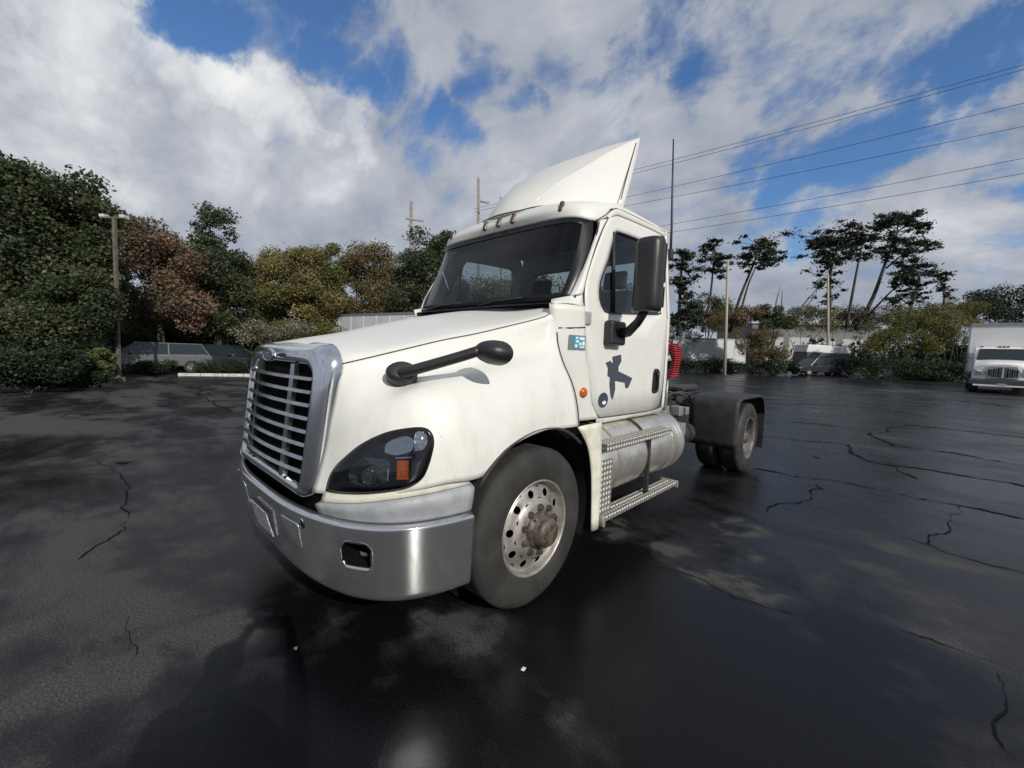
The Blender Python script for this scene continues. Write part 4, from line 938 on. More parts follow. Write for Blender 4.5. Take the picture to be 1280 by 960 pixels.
# ---- foliage
LG = {
 'deep': leafmat('leaf_deep_green', [(0, (0.032, 0.046, 0.023)), (.5, (0.063, 0.083, 0.039)), (.85, (0.109, 0.124, 0.060)), (1, (0.172, 0.167, 0.086))]),
 'dark': leafmat('leaf_dark_shade', [(0, (0.015, 0.027, 0.014)), (.6, (0.027, 0.045, 0.021)), (1, (0.056, 0.075, 0.035))], .15),  # very dark leaf tone, also carries the shade under the left trees
 'mid': leafmat('leaf_mid_green', [(0, (0.061, 0.086, 0.031)), (.5, (0.103, 0.135, 0.045)), (1, (0.224, 0.207, 0.078))]),
 'red': leafmat('leaf_rust', [(0, (0.072, 0.079, 0.048)), (.3, (0.132, 0.101, 0.067)), (.6, (0.186, 0.109, 0.083)), (.85, (0.215, 0.141, 0.094)), (1, (0.284, 0.224, 0.128))]),
 'gold': leafmat('leaf_olive_gold', [(0, (0.091, 0.097, 0.042)), (.4, (0.178, 0.165, 0.066)), (.8, (0.286, 0.234, 0.090)), (1, (0.395, 0.304, 0.134))]),
 'brown': leafmat('leaf_brown', [(0, (0.095, 0.087, 0.047)), (.5, (0.169, 0.132, 0.071)), (1, (0.268, 0.189, 0.103))]),
 'pine': leafmat('needle_dark', [(0, (0.026, 0.039, 0.026)), (.6, (0.046, 0.062, 0.039)), (1, (0.089, 0.100, 0.065))], .1),
 'olive': leafmat('leaf_olive', [(0, (0.072, 0.082, 0.025)), (.5, (0.134, 0.134, 0.043)), (1, (0.234, 0.208, 0.072))]),
 'pale': leafmat('leaf_pale_grass', [(0, (0.100, 0.100, 0.060)), (.5, (0.200, 0.190, 0.130)), (1, (0.450, 0.440, 0.360))]),
}
def leaves(name, clumps, n_, size, m, parent, flat=0.0, shell=.35, origin=(0, 0, 0), asp=1.6):
    # clumps: (centre, radii); leaf quads spread through each clump, denser near its skin
    n_ = int(n_ * (4.2 if not flat else 2.3)); size *= (.46 if not flat else .62)
    vol = np.array([r[0] * r[1] * r[2] for _, r in clumps]) ** .7; cnt = np.maximum(6, (n_ * vol / vol.sum())).astype(int)
    P = []; Tn = []
    for (c, r), q in zip(clumps, cnt):
        d = RNG.normal(size=(q, 3)); d /= np.linalg.norm(d, axis=1)[:, None]
        rad = (shell + (1 - shell) * RNG.random(q)) ** .6; rad *= 1 + RNG.normal(size=q) * .16
        if flat: rad = np.abs(RNG.normal(size=q)) * .62 + .05
        P.append(np.array(c) + d * rad[:, None] * np.array(r)); Tn.append(np.clip(RNG.normal(RNG.uniform(.22, .74), .2, q), 0, 1))
    P = np.concatenate(P); Tn = np.concatenate(Tn); q = len(P)
    nrm = RNG.normal(size=(q, 3)); nrm[:, 2] = np.abs(nrm[:, 2]) * (1 + 2.5 * flat) + .25; nrm /= np.linalg.norm(nrm, axis=1)[:, None]
    a = np.cross(nrm, RNG.normal(size=(q, 3))); a /= np.linalg.norm(a, axis=1)[:, None]; b = np.cross(nrm, a)
    s_ = size * RNG.uniform(.6, 1.35, q)[:, None]
    V = np.stack([P - a * s_ * asp * .5, P - b * s_ * .5 + a * s_ * .1, P + a * s_ * asp * .5, P + b * s_ * .5 + a * s_ * .1], 1).reshape(-1, 3) - np.array(origin)
    me = bpy.data.meshes.new(name); me.vertices.add(q * 4); me.vertices.foreach_set('co', V.astype(np.float32).ravel())
    me.loops.add(q * 4); me.loops.foreach_set('vertex_index', np.arange(q * 4, dtype=np.int32))
    me.polygons.add(q); me.polygons.foreach_set('loop_start', np.arange(0, q * 4, 4, dtype=np.int32)); me.polygons.foreach_set('loop_total', np.full(q, 4, np.int32))
    me.update(); at_ = me.attributes.new('tint', 'FLOAT', 'FACE'); at_.data.foreach_set('value', Tn.astype(np.float32))
    me.materials.append(m); o = bpy.data.objects.new(name, me); COL.objects.link(o); o.parent = parent
    return o
def clumps_in(blobs, per, cr_):
    # sub-clumps scattered through big ellipsoids, mostly near their skin
    out = []
    for c, r in blobs:
        for _ in range(per):
            d = RNG.normal(size=3); d /= np.linalg.norm(d); k = RNG.uniform(.35, 1.0) ** .5
            rr = cr_ * RNG.uniform(.7, 1.35); mr = (r[0] * r[1] * r[2]) ** (1 / 3) * rr
            out.append((np.array(c) + d * np.array(r) * k * (1 - cr_ * .55), (mr * 1.1, mr * 1.1, mr * .85)))
    return out
def tree(name, cat, label, px, f, blobs, m, n_, size, per=16, cr_=.36, trunk=.18, group=None, flat=0.0, lean=None):
    base = spot(px, f); root = empty(name, base); tag(root, label, cat, group)
    B = []
    for bx, by, rx, ry in blobs:
        rx *= 1.1; c = at(bx, by, f); k = f / 515.12; B.append((np.array(c) , (rx * k, rx * k * .95, ry * k)))
    leaves('crown', clumps_in(B, per, cr_), n_, size, m, root, flat, origin=base)
    q = MB(); top = max(b[0][2] for b in B); cxy = np.mean([b[0] for b in B], 0)
    p0 = np.array(base); mid = np.array((base[0] * .7 + cxy[0] * .3, base[1] * .7 + cxy[1] * .3, base[2] + (top - base[2]) * .45))
    q.tube([p0 - p0 + (0, 0, -.1), (mid - p0) * .5 + (.05, .04, 0), mid - p0, (cxy - p0) * .9], [trunk, trunk * .8, trunk * .62, trunk * .25], 8)
    for c, r in B:
        q.tube([(mid - p0) * .8, (mid - p0) * .5 + (c - p0) * .5 + (0, 0, -.1), c - p0], [trunk * .45, trunk * .3, trunk * .1], 6)
    q.build('trunk', BARK, root, smooth=True)
    return root

GT = 'trees along the edge of the lot'
tree('broadleaf_tree', 'tree', 'tallest dense dark green tree at the far left edge', 40, 15.5, [(30,300,95,80),(88,268,52,55),(40,245,70,40),(95,335,45,55),(20,380,80,60),(125,295,20,34)], LG['deep'], 15000, .20, 22, .32, .28, GT)
tree('broadleaf_tree', 'tree', 'yellow green leafy crown peeking over the dark tree in the top left corner', -30, 18.5, [(-20,250,70,50),(10,235,42,32),(-40,330,80,70)], LG['olive'], 4500, .2, 14, .36, .25, GT)
tree('broadleaf_tree', 'tree', 'mid green low bushy tree in front of the tall dark one beside the lamp post', 95, 13.8, [(75,385,54,48),(100,375,28,50),(40,400,55,40)], LG['deep'], 6500, .15, 16, .34, .12, GT)
tree('maple_tree', 'tree', 'rust red autumn tree right of the lamp post', 200, 21, [(185,310,40,44),(210,330,42,48),(175,370,42,50),(230,385,36,44),(170,285,24,22)], LG['red'], 7000, .19, 15, .34, .2, GT)
tree('broadleaf_tree', 'tree', 'pointed green tree standing between the red tree and the golden trees', 270, 23, [(268,290,22,40),(262,330,44,44),(285,345,36,40),(255,385,48,46),(300,385,28,40)], LG['deep'], 8000, .20, 15, .34, .24, GT)
tree('bare_tree', 'tree', 'thin half bare brown tree behind the pointed green tree', 322, 26, [(318,335,16,26),(325,365,20,30)], LG['brown'], 420, .16, 9, .4, .14, GT)
tree('broadleaf_tree', 'tree', 'golden olive tree left of centre with orange tinted top', 372, 27, [(370,345,40,42),(345,370,36,40),(395,375,34,44),(385,325,22,22)], LG['gold'], 7500, .19, 15, .34, .2, GT)
tree('broadleaf_tree', 'tree', 'narrow olive tree between the golden tree and the brown tree', 425, 28, [(420,335,24,32),(430,365,30,38),(412,385,26,34)], LG['olive'], 4500, .19, 14, .34, .18, GT)
tree('broadleaf_tree', 'tree', 'brown autumn tree above the chrome grille end of the hood', 468, 29, [(465,340,34,34),(480,370,36,40),(450,378,30,34)], LG['brown'], 6000, .19, 14, .34, .2, GT)
tree('broadleaf_tree', 'tree', 'dark green tree against the left edge of the windshield', 540, 27, [(528,325,30,36),(550,345,36,46),(515,365,28,40),(560,310,24,22),(580,365,36,44)], LG['deep'], 8000, .20, 15, .34, .24, GT)
tree('broadleaf_tree', 'tree', 'brown green tree hidden behind the windshield of the tractor', 640, 33, [(620,385,50,40),(670,380,50,44),(700,400,40,36)], LG['brown'], 4500, .24, 14, .36, .22, GT)
tree('broadleaf_tree', 'tree', 'olive tree hidden behind the cab door', 765, 36, [(750,395,44,36),(790,390,40,40)], LG['olive'], 3500, .26, 12, .36, .22, GT)

tree('broadleaf_tree', 'tree', 'olive tree filling the gap behind the red tree', 240, 29, [(235,330,34,36),(215,360,36,40),(250,380,36,40)], LG['olive'], 4200, .2, 14, .36, .2, GT)
tree('broadleaf_tree', 'tree', 'brown green tree filling the gap left of the golden tree', 328, 31, [(325,355,30,34),(335,385,34,34),(310,390,30,30)], LG['brown'], 3800, .2, 13, .36, .2, GT)
tree('broadleaf_tree', 'tree', 'olive tree between the brown tree and the dark green tree by the windshield', 500, 33, [(497,350,26,34),(505,385,34,34)], LG['olive'], 3600, .2, 13, .36, .2, GT)
tree('broadleaf_tree', 'tree', 'low golden tree behind the narrow olive tree', 405, 32, [(400,365,30,34),(410,390,36,30)], LG['gold'], 3400, .2, 13, .36, .2, GT)

def shrub(label, px, f, py, rx, ry, m, n_, size, name='shrub', group='shrubs along the edge of the lot', per=12, cat='shrub'):
    base = spot(px, f); root = empty(name, base); tag(root, label, cat, group); k = f / 515.12
    B = []
    for i in range(3):
        c = at(px + (i - 1) * rx * .5, py + random.uniform(-.1, .15) * ry, f + random.uniform(-.4, .4)); B.append((np.array(c), (rx * k * .6, rx * k * .55, ry * k * random.uniform(.8, 1))))
    leaves('foliage', clumps_in(B, per, .36), n_, size, m, root, origin=base)
    q = MB()
    for i in range(4):
        c = B[i % 3][0] - np.array(base); q.tube([(random.uniform(-.1, .1), random.uniform(-.1, .1), -.05), c * .5, c], [.03, .025, .01], 5)
    q.build('stem', BARK, root, smooth=True)
    return root
shrub('black green hedge clump at the left edge of the photo, nearest of all', 30, 11.3, 458, 62, 36, LG['dark'], 5200, .11)  # shade at the tree foot put into the dark leaf colour
shrub('dark low bush at the foot of the tall left tree', 92, 13.0, 462, 34, 30, LG['dark'], 2800, .11)
shrub('dark leggy bush just left of the lamp post', 122, 14.6, 452, 18, 24, LG['mid'], 1500, .11)
shrub('dark bush behind the dull grey car', 190, 24, 420, 50, 30, LG['dark'], 3000, .15)
shrub('dark hedge behind the dark wagon', 270, 25, 425, 60, 32, LG['dark'], 3200, .15)
shrub('pale feathery bush over the roof of the dark wagon', 300, 23.6, 414, 46, 15, LG['pale'], 900, .12)
shrub('pale grassy bush left of the chrome grille', 345, 23, 412, 46, 16, LG['pale'], 1100, .12)
shrub('greenish bush low behind the grille', 385, 25, 420, 50, 28, LG['olive'], 2200, .15)
shrub('dark hedge hidden behind the hood', 470, 30, 425, 70, 26, LG['dark'], 2000, .18)

for lb, px, f, py, rx, ry, m, nn in (('dark thicket between the lamp post and the dull grey car', 165, 26, 400, 56, 48, 'dark', 3000), ('dark thicket below the red tree', 225, 27, 405, 60, 44, 'dark', 3000), ('dark green thicket below the pointed green tree', 300, 28, 408, 60, 40, 'dark', 3000),
    ('olive thicket below the golden tree', 370, 30, 410, 60, 36, 'olive', 3000), ('brown thicket below the brown tree', 450, 32, 410, 60, 34, 'brown', 2800), ('dark thicket below the dark green tree by the windshield', 530, 31, 408, 56, 34, 'dark', 2800)):
    shrub(lb, px, f, py, rx, ry, LG[m], nn, .18)
# far wood closing the horizon, one mass
def woodland(name, segs, m, n_, size):
    out = []
    for pa, pb, f, h in segs:
        for i in range(40):
            b = spot(pa + (pb - pa) * (i + random.random()) / 40, f + random.uniform(-3, 3)); hh = h * random.uniform(.55, 1.15)
            out.append(((b.x, b.y, b.z + hh * .45), (f * .035, f * .035, hh * .6)))
    o = leaves(name, out, n_, size, m, None); tag(o, 'low dark band of distant woodland closing off the far side of the lot', 'woodland', kind='stuff')
woodland('distant_woodland', [(-700, 200, 45, 6), (100, 640, 52, 5.5), (600, 1000, 66, 4.2), (950, 1300, 64, 4.2), (1250, 2200, 60, 5)], LG['dark'], 16000, .8)
# pines on the right: leaning trunks with flat needle clumps
def pine(label, px, f, trunks, clumps, n_, group='tall ragged pines on the right', name='pine_tree'):
    base = spot(px, f); root = empty(name, base); tag(root, label, 'tree', group); k = f / 515.12; B = []; twigs = []
    for bx, by, rx, ry in clumps:
        c = np.array(at(bx, by, f + random.uniform(-1, 1)))
        for _ in range(max(5, int(rx / 1.6))):
            o_ = np.array(at(bx + random.gauss(0, .55) * rx, by + random.gauss(0, .55) * ry, f + random.gauss(0, .5) * rx * k)); rr = .30 + rx * k * random.uniform(.10, .24)
            B.append((o_, (rr, rr, rr * random.uniform(.3, .5))))
            twigs.append((o_, c))
    leaves('crown', B, int(n_ * 1.0), .24, LG['pine'], root, .5, .1, origin=base, asp=2.2)
    q = MB(); b0 = np.array(base)
    for path, r in trunks:
        pts = [np.array(at(x, y, f)) - b0 for x, y in path]; q.tube(cr1(pts, 3), list(np.linspace(r, r * .35, (len(pts) - 1) * 3 + 1)), 7)
    ends = [np.array(at(x, y, f)) for path, r in trunks for x, y in path[1:]]
    for bx, by, rx, ry in clumps:
        c = np.array(at(bx, by, f)); e_ = min(ends, key=lambda p: np.linalg.norm(p - c)); q.tube([e_ - b0, (e_ + c) / 2 - b0 + (0, 0, -.15), c - b0], [.09, .06, .03], 5)
    for o_, c in twigs: q.tube([c - b0, (o_ + c) / 2 - b0 + (0, 0, -.12), o_ - b0], [.035, .028, .015], 4)
    q.build('trunk', BARKP, root, smooth=True); return root
pine('dense dark pine rising just behind the cab mirror', 852, 40, [([(848,420),(850,370),(853,318)], .22)], [(852,325,18,14),(845,350,22,20),(858,375,20,22),(862,345,14,14),(850,400,22,20),(868,395,14,18)], 3600)
pine('slim pine with a small flat top beside the pale pole', 890, 41, [([(878,415),(888,370),(893,312)], .16)], [(892,308,14,7),(886,325,12,8),(900,322,14,9),(893,338,12,8),(905,335,10,8)], 1300)
pine('pine leaning to the right with its crown over a bare trunk', 915, 42, [([(912,415),(925,372),(940,335),(950,308)], .18),([(922,405),(934,360),(944,335)], .13)], [(950,305,22,9),(943,318,24,12),(958,325,18,12),(935,330,12,7),(968,315,10,7)], 2200)
pine('leaning pine with a dense hanging crown left of the bare trunks', 1030, 43, [([(1036,415),(1037,380),(1038,340),(1050,300)], .24),([(985,405),(1005,380),(1022,360)], .10)], [(1050,298,34,12),(1030,310,24,10),(1066,292,24,12),(1042,325,26,14),(1060,315,26,12),(1036,345,18,18),(1036,375,14,20),(1022,355,12,10),(1020,302,14,6)], 4300)
pine('tallest pine with wide spreading flat branches over two slanting trunks', 1072, 44, [([(1070,412),(1092,370),(1108,325),(1122,290)], .24),([(1058,410),(1066,365),(1073,328),(1078,305)], .16),([(1108,335),(1130,318),(1160,305)], .10),([(1080,400),(1110,368),(1128,352)],.12)], [(1122,278,28,9),(1140,272,20,9),(1108,285,22,9),(1150,285,18,7),(1118,300,26,10),(1140,315,24,9),(1165,307,16,5),(1095,310,14,8),(1128,330,16,8),(1080,300,18,10),(1110,320,12,7)], 4200)
pine('low broad pine with a dark drooping crown right of the spreading one', 1145, 43, [([(1130,415),(1140,380),(1150,350)], .2),([(1175,415),(1180,380),(1178,352)], .12)], [(1148,340,28,12),(1130,350,20,12),(1176,352,16,14),(1182,368,10,14),(1140,365,18,10),(1124,372,16,14)], 2600)
tree('broadleaf_tree', 'tree', 'round dark tree standing behind the white box truck', 1255, 46, [(1255,372,32,16),(1240,388,34,16),(1275,385,34,20)], LG['pine'], 3200, .28, 14, .36, .2, GT)
tree('broadleaf_tree', 'tree', 'green bushy tree below the slim pine', 880, 48, [(878,385,26,22),(900,395,26,20)], LG['mid'], 3000, .22, 12, .36, .14, GT)
tree('maple_tree', 'tree', 'small reddish tree below the leaning pine', 940, 40, [(938,392,20,12),(925,398,18,12)], LG['red'], 1500, .2, 10, .36, .12, GT)
tree('broadleaf_tree', 'tree', 'dark rounded tree between the reddish tree and the bare stems', 962, 39, [(962,395,18,18),(975,402,16,14)], LG['deep'], 1800, .22, 10, .36, .14, GT)
q = MB(); b = spot(985, 41)
for path in ([(968,400),(970,378),(975,358)], [(976,402),(977,380),(978,362)], [(985,405),(1000,390),(1012,378)], [(990,404),(1003,392),(1018,368)]):
    q.tube([np.array(at(x, y, 41)) - np.array(b) for x, y in path], [.07, .05, .02], 5)
tag(q.build('bare_sapling', BARKP, None, smooth=True, loc=b), 'clump of bare dark stems left of the hanging pine', 'sapling')
GS = 'shrubs along the edge of the lot'
for lb, px, f, py, rx, ry, m, nn in (('big olive bush below the low broad pine', 1148, 37, 400, 46, 26, 'olive', 3600), ('olive bush next to the left side of the white box truck', 1180, 35, 412, 34, 30, 'olive', 2600), ('olive bush left of the big olive bush', 1105, 36, 425, 34, 26, 'olive', 2400),
    ('dark low hedge at the foot of the olive bushes', 1130, 33, 462, 52, 20, 'dark', 2800), ('dark low hedge left of the white box truck', 1180, 31, 468, 30, 18, 'dark', 1800), ('grey brown thicket between the long trailer and the grey van', 955, 39, 430, 32, 24, 'brown', 2600),
    ('dark undergrowth below the long white trailer', 890, 43, 458, 60, 12, 'dark', 2200), ('dark undergrowth left of the grey van', 965, 38, 460, 30, 12, 'dark', 1400), ('olive bush below the leaning pines', 1040, 45, 400, 44, 20, 'olive', 2200), ('green brush between the reddish tree and the hanging pine', 1000, 46, 398, 40, 20, 'mid', 2200), ('dark brush at the foot of the dense dark pine', 850, 44, 405, 30, 20, 'dark', 1800), ('brown brush below the slim pine', 900, 45, 402, 36, 18, 'brown', 2000), ('dark brush below the spreading pine', 1085, 46, 395, 36, 22, 'dark', 2200), ('olive brush right of the low broad pine', 1195, 45, 392, 30, 24, 'olive', 2000), ('dark hedge between the grey van and the olive bushes', 1085, 36, 455, 28, 18, 'dark', 1500)):
    shrub(lb, px, f, py, rx, ry, LG[m], nn, .17, group=GS)

# ---- poles, lamp post, wires
def pole(name, label, px, f, top_py, r, m, cross=(), cat='pole', group=None, lean=0):
    b = spot(px, f); t = at(px + lean, top_py, f); root = empty(name, b); tag(root, label, cat, group)
    h = t.z - b.z; q = MB().tube([(0, 0, -.3), ((t.x - b.x) * .5, (t.y - b.y) * .5, h * .5), (t.x - b.x, t.y - b.y, h)], [r, r * .85, r * .65], 10); q.build('shaft', m, root, smooth=True)
    for dz, half in cross:
        q = MB().box(-half, half, -.07, .07, h - dz - .06, h - dz + .06, rz=VIEW - PI / 2 + .35, piv=(0, 0)); q.build('cross_arm', WOODP, root)
        for s_ in (-.9, -.45, .45, .9):
            a = VIEW - PI / 2 + .35; MB().lathe([(.05, 0), (.08, .06), (.05, .1), (.07, .16), (0, .2)], (half * s_ * math.cos(a), half * s_ * math.sin(a), h - dz + .06), 'z', 8).build('insulator', STEELP, root, smooth=True)
    return root
GP = 'wooden utility poles beyond the trees'
pole('utility_pole', 'grey utility pole with a cross-arm behind the trees left of the cab roof', 514, 44, 252, .24, WOODP, ((2.3, .9), (3.0, .7)), group=GP)
pole('utility_pole', 'tallest grey utility pole rising right behind the cab roof markers', 598, 46, 222, .2, WOODP, ((3.2, .5),), group=GP)
pole('utility_pole', 'utility pole tip showing beside the roof wind deflector', 626, 50, 246, .16, WOODP, group=GP)
pole('utility_pole', 'pale bare pole between the slim pine and the leaning pine', 905, 38, 326, .15, mat('pale_pole', (.36, .33, .26), .8), group=GP, lean=5)
pole('utility_pole', 'thin pale pole in front of the hanging pine crown', 1034, 40, 343, .13, mat('pale_pole', (.36, .33, .26), .8), group=GP, lean=1)
b = spot(147, 15.2); lp = empty('lamp_post', b, VIEW - PI / 2); tag(lp, 'tall square lamp post with two flat heads at the left edge of the lot', 'lamp post')
hh = at(146, 276, 15.2).z - b.z
MB().box(-.048, .048, -.048, .048, .1, hh).build('shaft', mat('bronze_post', (.14, .12, .095), .6, col2=(.09, .08, .065)), lp)
MB().box(-.13, .13, -.13, .13, -.1, .18).build('footing', MATS['bronze_post'], lp, bevel=.02)
MB().box(-.30, .30, -.03, .03, hh - .02, hh + .04).build('cross_arm', MATS['bronze_post'], lp)
for s_ in (-1, 1):
    hd_ = MB().box(s_ * .36 - .09, s_ * .36 + .09, -.12, .12, hh + .0, hh + .10).build('lamp_head', mat('lamp_head_grey', (.55, .55, .54), .4), lp, bevel=.015)
    MB().box(s_ * .36 - .075, s_ * .36 + .075, -.10, .10, hh - .015, hh + .002).build('lamp_glass', STWHITE, hd_)
for i, (pa, pb, lb) in enumerate((((600,259),(1280,70),'topmost dark power line crossing the sky to the right'), ((600,263),(1280,76),'power line running close under the topmost line'), ((604,284),(1280,118),'third power line from the top, above the wide blue gap'), ((604,288),(1280,147),'fourth power line from the top, through the blue gap'), ((640,312),(1280,187),'second lowest power line on the right'), ((640,318),(1280,206),'lowest power line on the right'))):
    a = at(*pa, 60); b = at(*pb, 33); e_ = a + (b - a) * 1.5; a2 = a + (b - a) * -.02
    pts = [a2.lerp(e_, t) + Vector((0, 0, -2.2 * (4 * t * (1 - t)) * .35)) for t in np.linspace(0, 1, 40)]
    tag(MB().tube(pts, .022, 5).build('power_line', WIREM, None, smooth=True), lb, 'cable', 'power lines across the sky')

# ---- kerb
a, b = on_ground(222, 470), on_ground(330, 471); d = (b - a); L = d.length; an = math.atan2(d.y, d.x)
k = empty('wheel_stop_kerb', a, an); tag(k, 'long low white concrete kerb at the left edge of the lot', 'kerb')
for i in range(4):
    l0 = L * i / 4 + .01; l1 = L * (i + 1) / 4 - .01
    q = MB().prism([(0, -.05), (.20, -.05), (.17, .13), (.03, .13)], l1 - l0, 'x', l0); q.build('kerb_stone', CONC, k)

# ---- background vehicles
def wheel_small(parent, x, y, r=.33, wd=.22, name='wheel'):
    w_ = MB().lathe([(r * .55, -wd / 2), (r * .9, -wd / 2), (r, -wd / 2 + .03), (r, wd / 2 - .03), (r * .9, wd / 2), (r * .55, wd / 2)], (x, y, r), 'x', 20).build(name, RUBBERD, parent, smooth=True, angle=40)
    MB().lathe([(0, -wd / 2 + .01), (r * .56, -wd / 2 + .02), (r * .56, wd / 2 - .02), (0, wd / 2 - .01)], (x, y, r), 'x', 14).build('hubcap', STEELP, w_)
def car(label, px, f, yaw, paint, cat='car', roof=None, L=4.6, Hh=1.45, name='parked_car', wagon=True):
    b = spot(px, f); r = empty(name, b, yaw); tag(r, label, cat, 'cars parked beyond the lot'); W = .88
    h = L / 2
    low = [(-h, .35), (-h, .62), (-h + .12, .78), (-h + 1.0, .90), (h - .35 if wagon else h - .9, .95), (h - .03, .88), (h, .55), (h - .05, .32)]
    MB().prism(low, 2 * W, 'x', -W).build('body', paint, r, bevel=.07, seg=3)
    t0, t1 = -h + .95, (h - .12 if wagon else h - .8)
    z1 = Hh
    def quadring(ws): return
    q = MB(); V = []
    for x, ya, yb, z in ((W * .95, t0, t1, .90), (W * .78, t0 + .75, t1 - .35, z1)):
        V += [(-x, ya, z), (x, ya, z), (x, yb, z), (-x, yb, z)]
    q.add(V, [(0, 1, 5, 4), (1, 2, 6, 5), (2, 3, 7, 6), (3, 0, 4, 7), (4, 5, 6, 7)]); q.build('cabin_glass', CARGLASS, r, bevel=.02)
    MB().box(-W * .79, W * .79, t0 + .72, t1 - .30, z1 - .02, z1 + .035).build('roof', roof or paint, r, bevel=.03, seg=3)
    for s_ in (-1, 1):
        for yy0, yy1 in ((t0 + .02, t0 + .76), (t1 - .02, t1 - .36), ((t0 + t1) / 2 + .1, (t0 + t1) / 2 + .1)):
            MB().tube([(s_ * W * .955, yy0, .89), (s_ * W * .795, yy1, z1)], .035, 6).build('pillar', paint, r)
        for yy in (-h + .85, h - .9): wheel_small(r, s_ * (W - .1), yy)
        MB().box(s_ * .62 - .17, s_ * .62 + .17, -h - .01, -h + .08, .60, .72).build('headlight', HLGLASS, r, bevel=.02)
        MB().box(s_ * .68 - .13, s_ * .68 + .13, h - .07, h + .012, .68, .82).build('tail_light', REDL, r, bevel=.02)
        MB().box(s_ * (W + .06) - .09, s_ * (W + .06) + .09, t0 + .42, t0 + .52, .95, 1.08).build('wing_mirror', paint, r, bevel=.02)
    MB().box(-W * .97, W * .97, -h - .05, -h + .2, .30, .52).box(-W * .97, W * .97, h - .2, h + .05, .30, .54).build('bumper', BLACK if paint is not CARR else STEELP, r, bevel=.05)
    return r
RV = VIEW - PI / 2
car('dull grey car parked under the trees beside the lamp post', 190, 20.5, RV - .75, CARW)
car('dark wagon parked in deep shade behind the white kerb', 272, 22.5, RV + PI / 2 + .1, CARD, L=5.0)
shrub('dark weeds standing in for shade in front of the dark wagon, behind the white kerb', 262, 21.2, 458, 44, 9, LG['dark'], 1300, .10)  # added weeds, their dark leaves replace the shade band below the wagon
shrub('dark weeds at the nose of the grey car', 190, 19.3, 459, 34, 11, LG['dark'], 1300, .10)
shrub('dark weeds on the right end of the white kerb', 318, 21.0, 456, 26, 11, LG['dark'], 900, .10)
car('dark wagon with red tail lights parked in front of the grey van', 1022, 38, RV - PI / 2 + .12, CARD, L=5.2, Hh=1.6)
# long trailers
def trailer(label, pxa, fa, pxb, fb, h0, h1, name='semi_trailer', W=2.5):
    a = spot(pxa, fa); b = spot(pxb, fb); d = b - a; L = math.hypot(d.x, d.y); r = empty(name, (a + b) / 2, math.atan2(d.y, d.x)); tag(r, label, 'trailer', 'white trailers parked beyond the lot')
    MB().box(-L / 2, L / 2, -W / 2, W / 2, h0, h1).build('box', TRW, r, bevel=.04)
    for s_ in (-1, 1):
        MB().box(-L / 2 - .01, L / 2 + .01, s_ * W / 2 - .02, s_ * W / 2 + .02, h0 - .06, h0 + .16).build('bottom_rail', STEELP, r)
        MB().box(-L / 2 - .01, L / 2 + .01, s_ * W / 2 - .02, s_ * W / 2 + .02, h1 - .12, h1 + .02).build('top_rail', STEELP, r)
        nr = int(L / 1.2)
        for i in range(1, nr): MB().box(-L / 2 + L * i / nr - .03, -L / 2 + L * i / nr + .03, s_ * (W / 2 + .012) - .012, s_ * (W / 2 + .012) + .012, h0 + .17, h1 - .13).build('side_post', TRW, r)
        MB().box(-L / 2 + 2.0, -L / 2 + 2.15, s_ * .9 - .07, s_ * .9 + .07, 0, h0).build('landing_leg', STEELP, r)
    for yy in (L / 2 - 1.0, L / 2 - 2.3):
        for s_ in (-1, 1):
            w_ = MB().lathe([(.25, -.28), (.47, -.28), (.5, -.24), (.5, .24), (.47, .28), (.25, .28)], (yy, s_ * .95, .5), 'y', 24).build('wheel', RUBBERD, r, smooth=True, angle=40)
            MB().lathe([(0, -.2), (.27, -.22), (.27, .22), (0, .2)], (yy, s_ * .95, .5), 'y', 16).build('hubcap', STEELP, w_)
    MB().box(-L / 2 + .5, L / 2 - .3, -.4, .4, h0 - .3, h0 - .01).build('under_frame', FRAMEM, r)
    return r
trailer('long pale trailer side on behind the cab, above the red air lines', 750, 46, 922, 46, 1.25, 3.75)
trailer('white trailer roof showing over the hood left of the windshield', 416, 30, 560, 24, 1.25, 3.75)
# low warehouse far right
a = spot(935, 62); b = spot(1095, 60); d = b - a; L = math.hypot(d.x, d.y); wr = empty('warehouse', (a + b) / 2, math.atan2(d.y, d.x)); tag(wr, 'low grey warehouse with a white roof edge behind the pines', 'building')
MB().box(-L / 2, L / 2, 0, 14, -.5, 6.3).build('wall', mat('warehouse_wall', (.20, .20, .20), .8, var=.3), wr)
MB().box(-L / 2 - .2, L / 2 + .2, -.25, 14.2, 6.3, 6.95).build('roof_edge', mat('white_fascia', (.72, .73, .74), .5), wr)
for i in range(5): MB().box(-L / 2 + 1.6 + i * 3.6, -L / 2 + 4.4 + i * 3.6, -.06, .02, 1.0, 4.4).build('dock_door', mat('door_grey', (.42, .43, .44), .6), wr)
# grey panel van with white roof
vb = spot(1030, 41); vn = empty('panel_van', vb, RV + PI / 2); tag(vn, 'dark grey panel van with a white roof behind the dark wagon', 'van', 'cars parked beyond the lot')
MB().prism([(-2.7, .4), (-2.7, 1.0), (-2.3, 1.25), (-1.7, 2.0), (2.7, 2.1), (2.75, .4)], 2.0, 'x', -1.0).build('body', mat('van_grey', (.05, .052, .055), .4), vn, bevel=.08)
MB().prism([(-1.75, 2.02), (-1.3, 2.75), (2.55, 2.85), (2.72, 2.1)], 1.9, 'x', -.95).build('roof', mat('van_white', (.70, .71, .72), .4), vn, bevel=.08)
for s_ in (-1, 1):
    for yy in (-1.8, 1.7): wheel_small(vn, s_ * .9, yy, .36)
    MB().box(s_ * 1.0 - .01, s_ * 1.0 + .01, -1.6, -.8, 1.35, 1.9).build('side_window', CARGLASS, vn)
    MB().box(s_ * .75 - .15, s_ * .75 + .15, -2.73, -2.66, .75, .95).build('headlight', HLGLASS, vn)

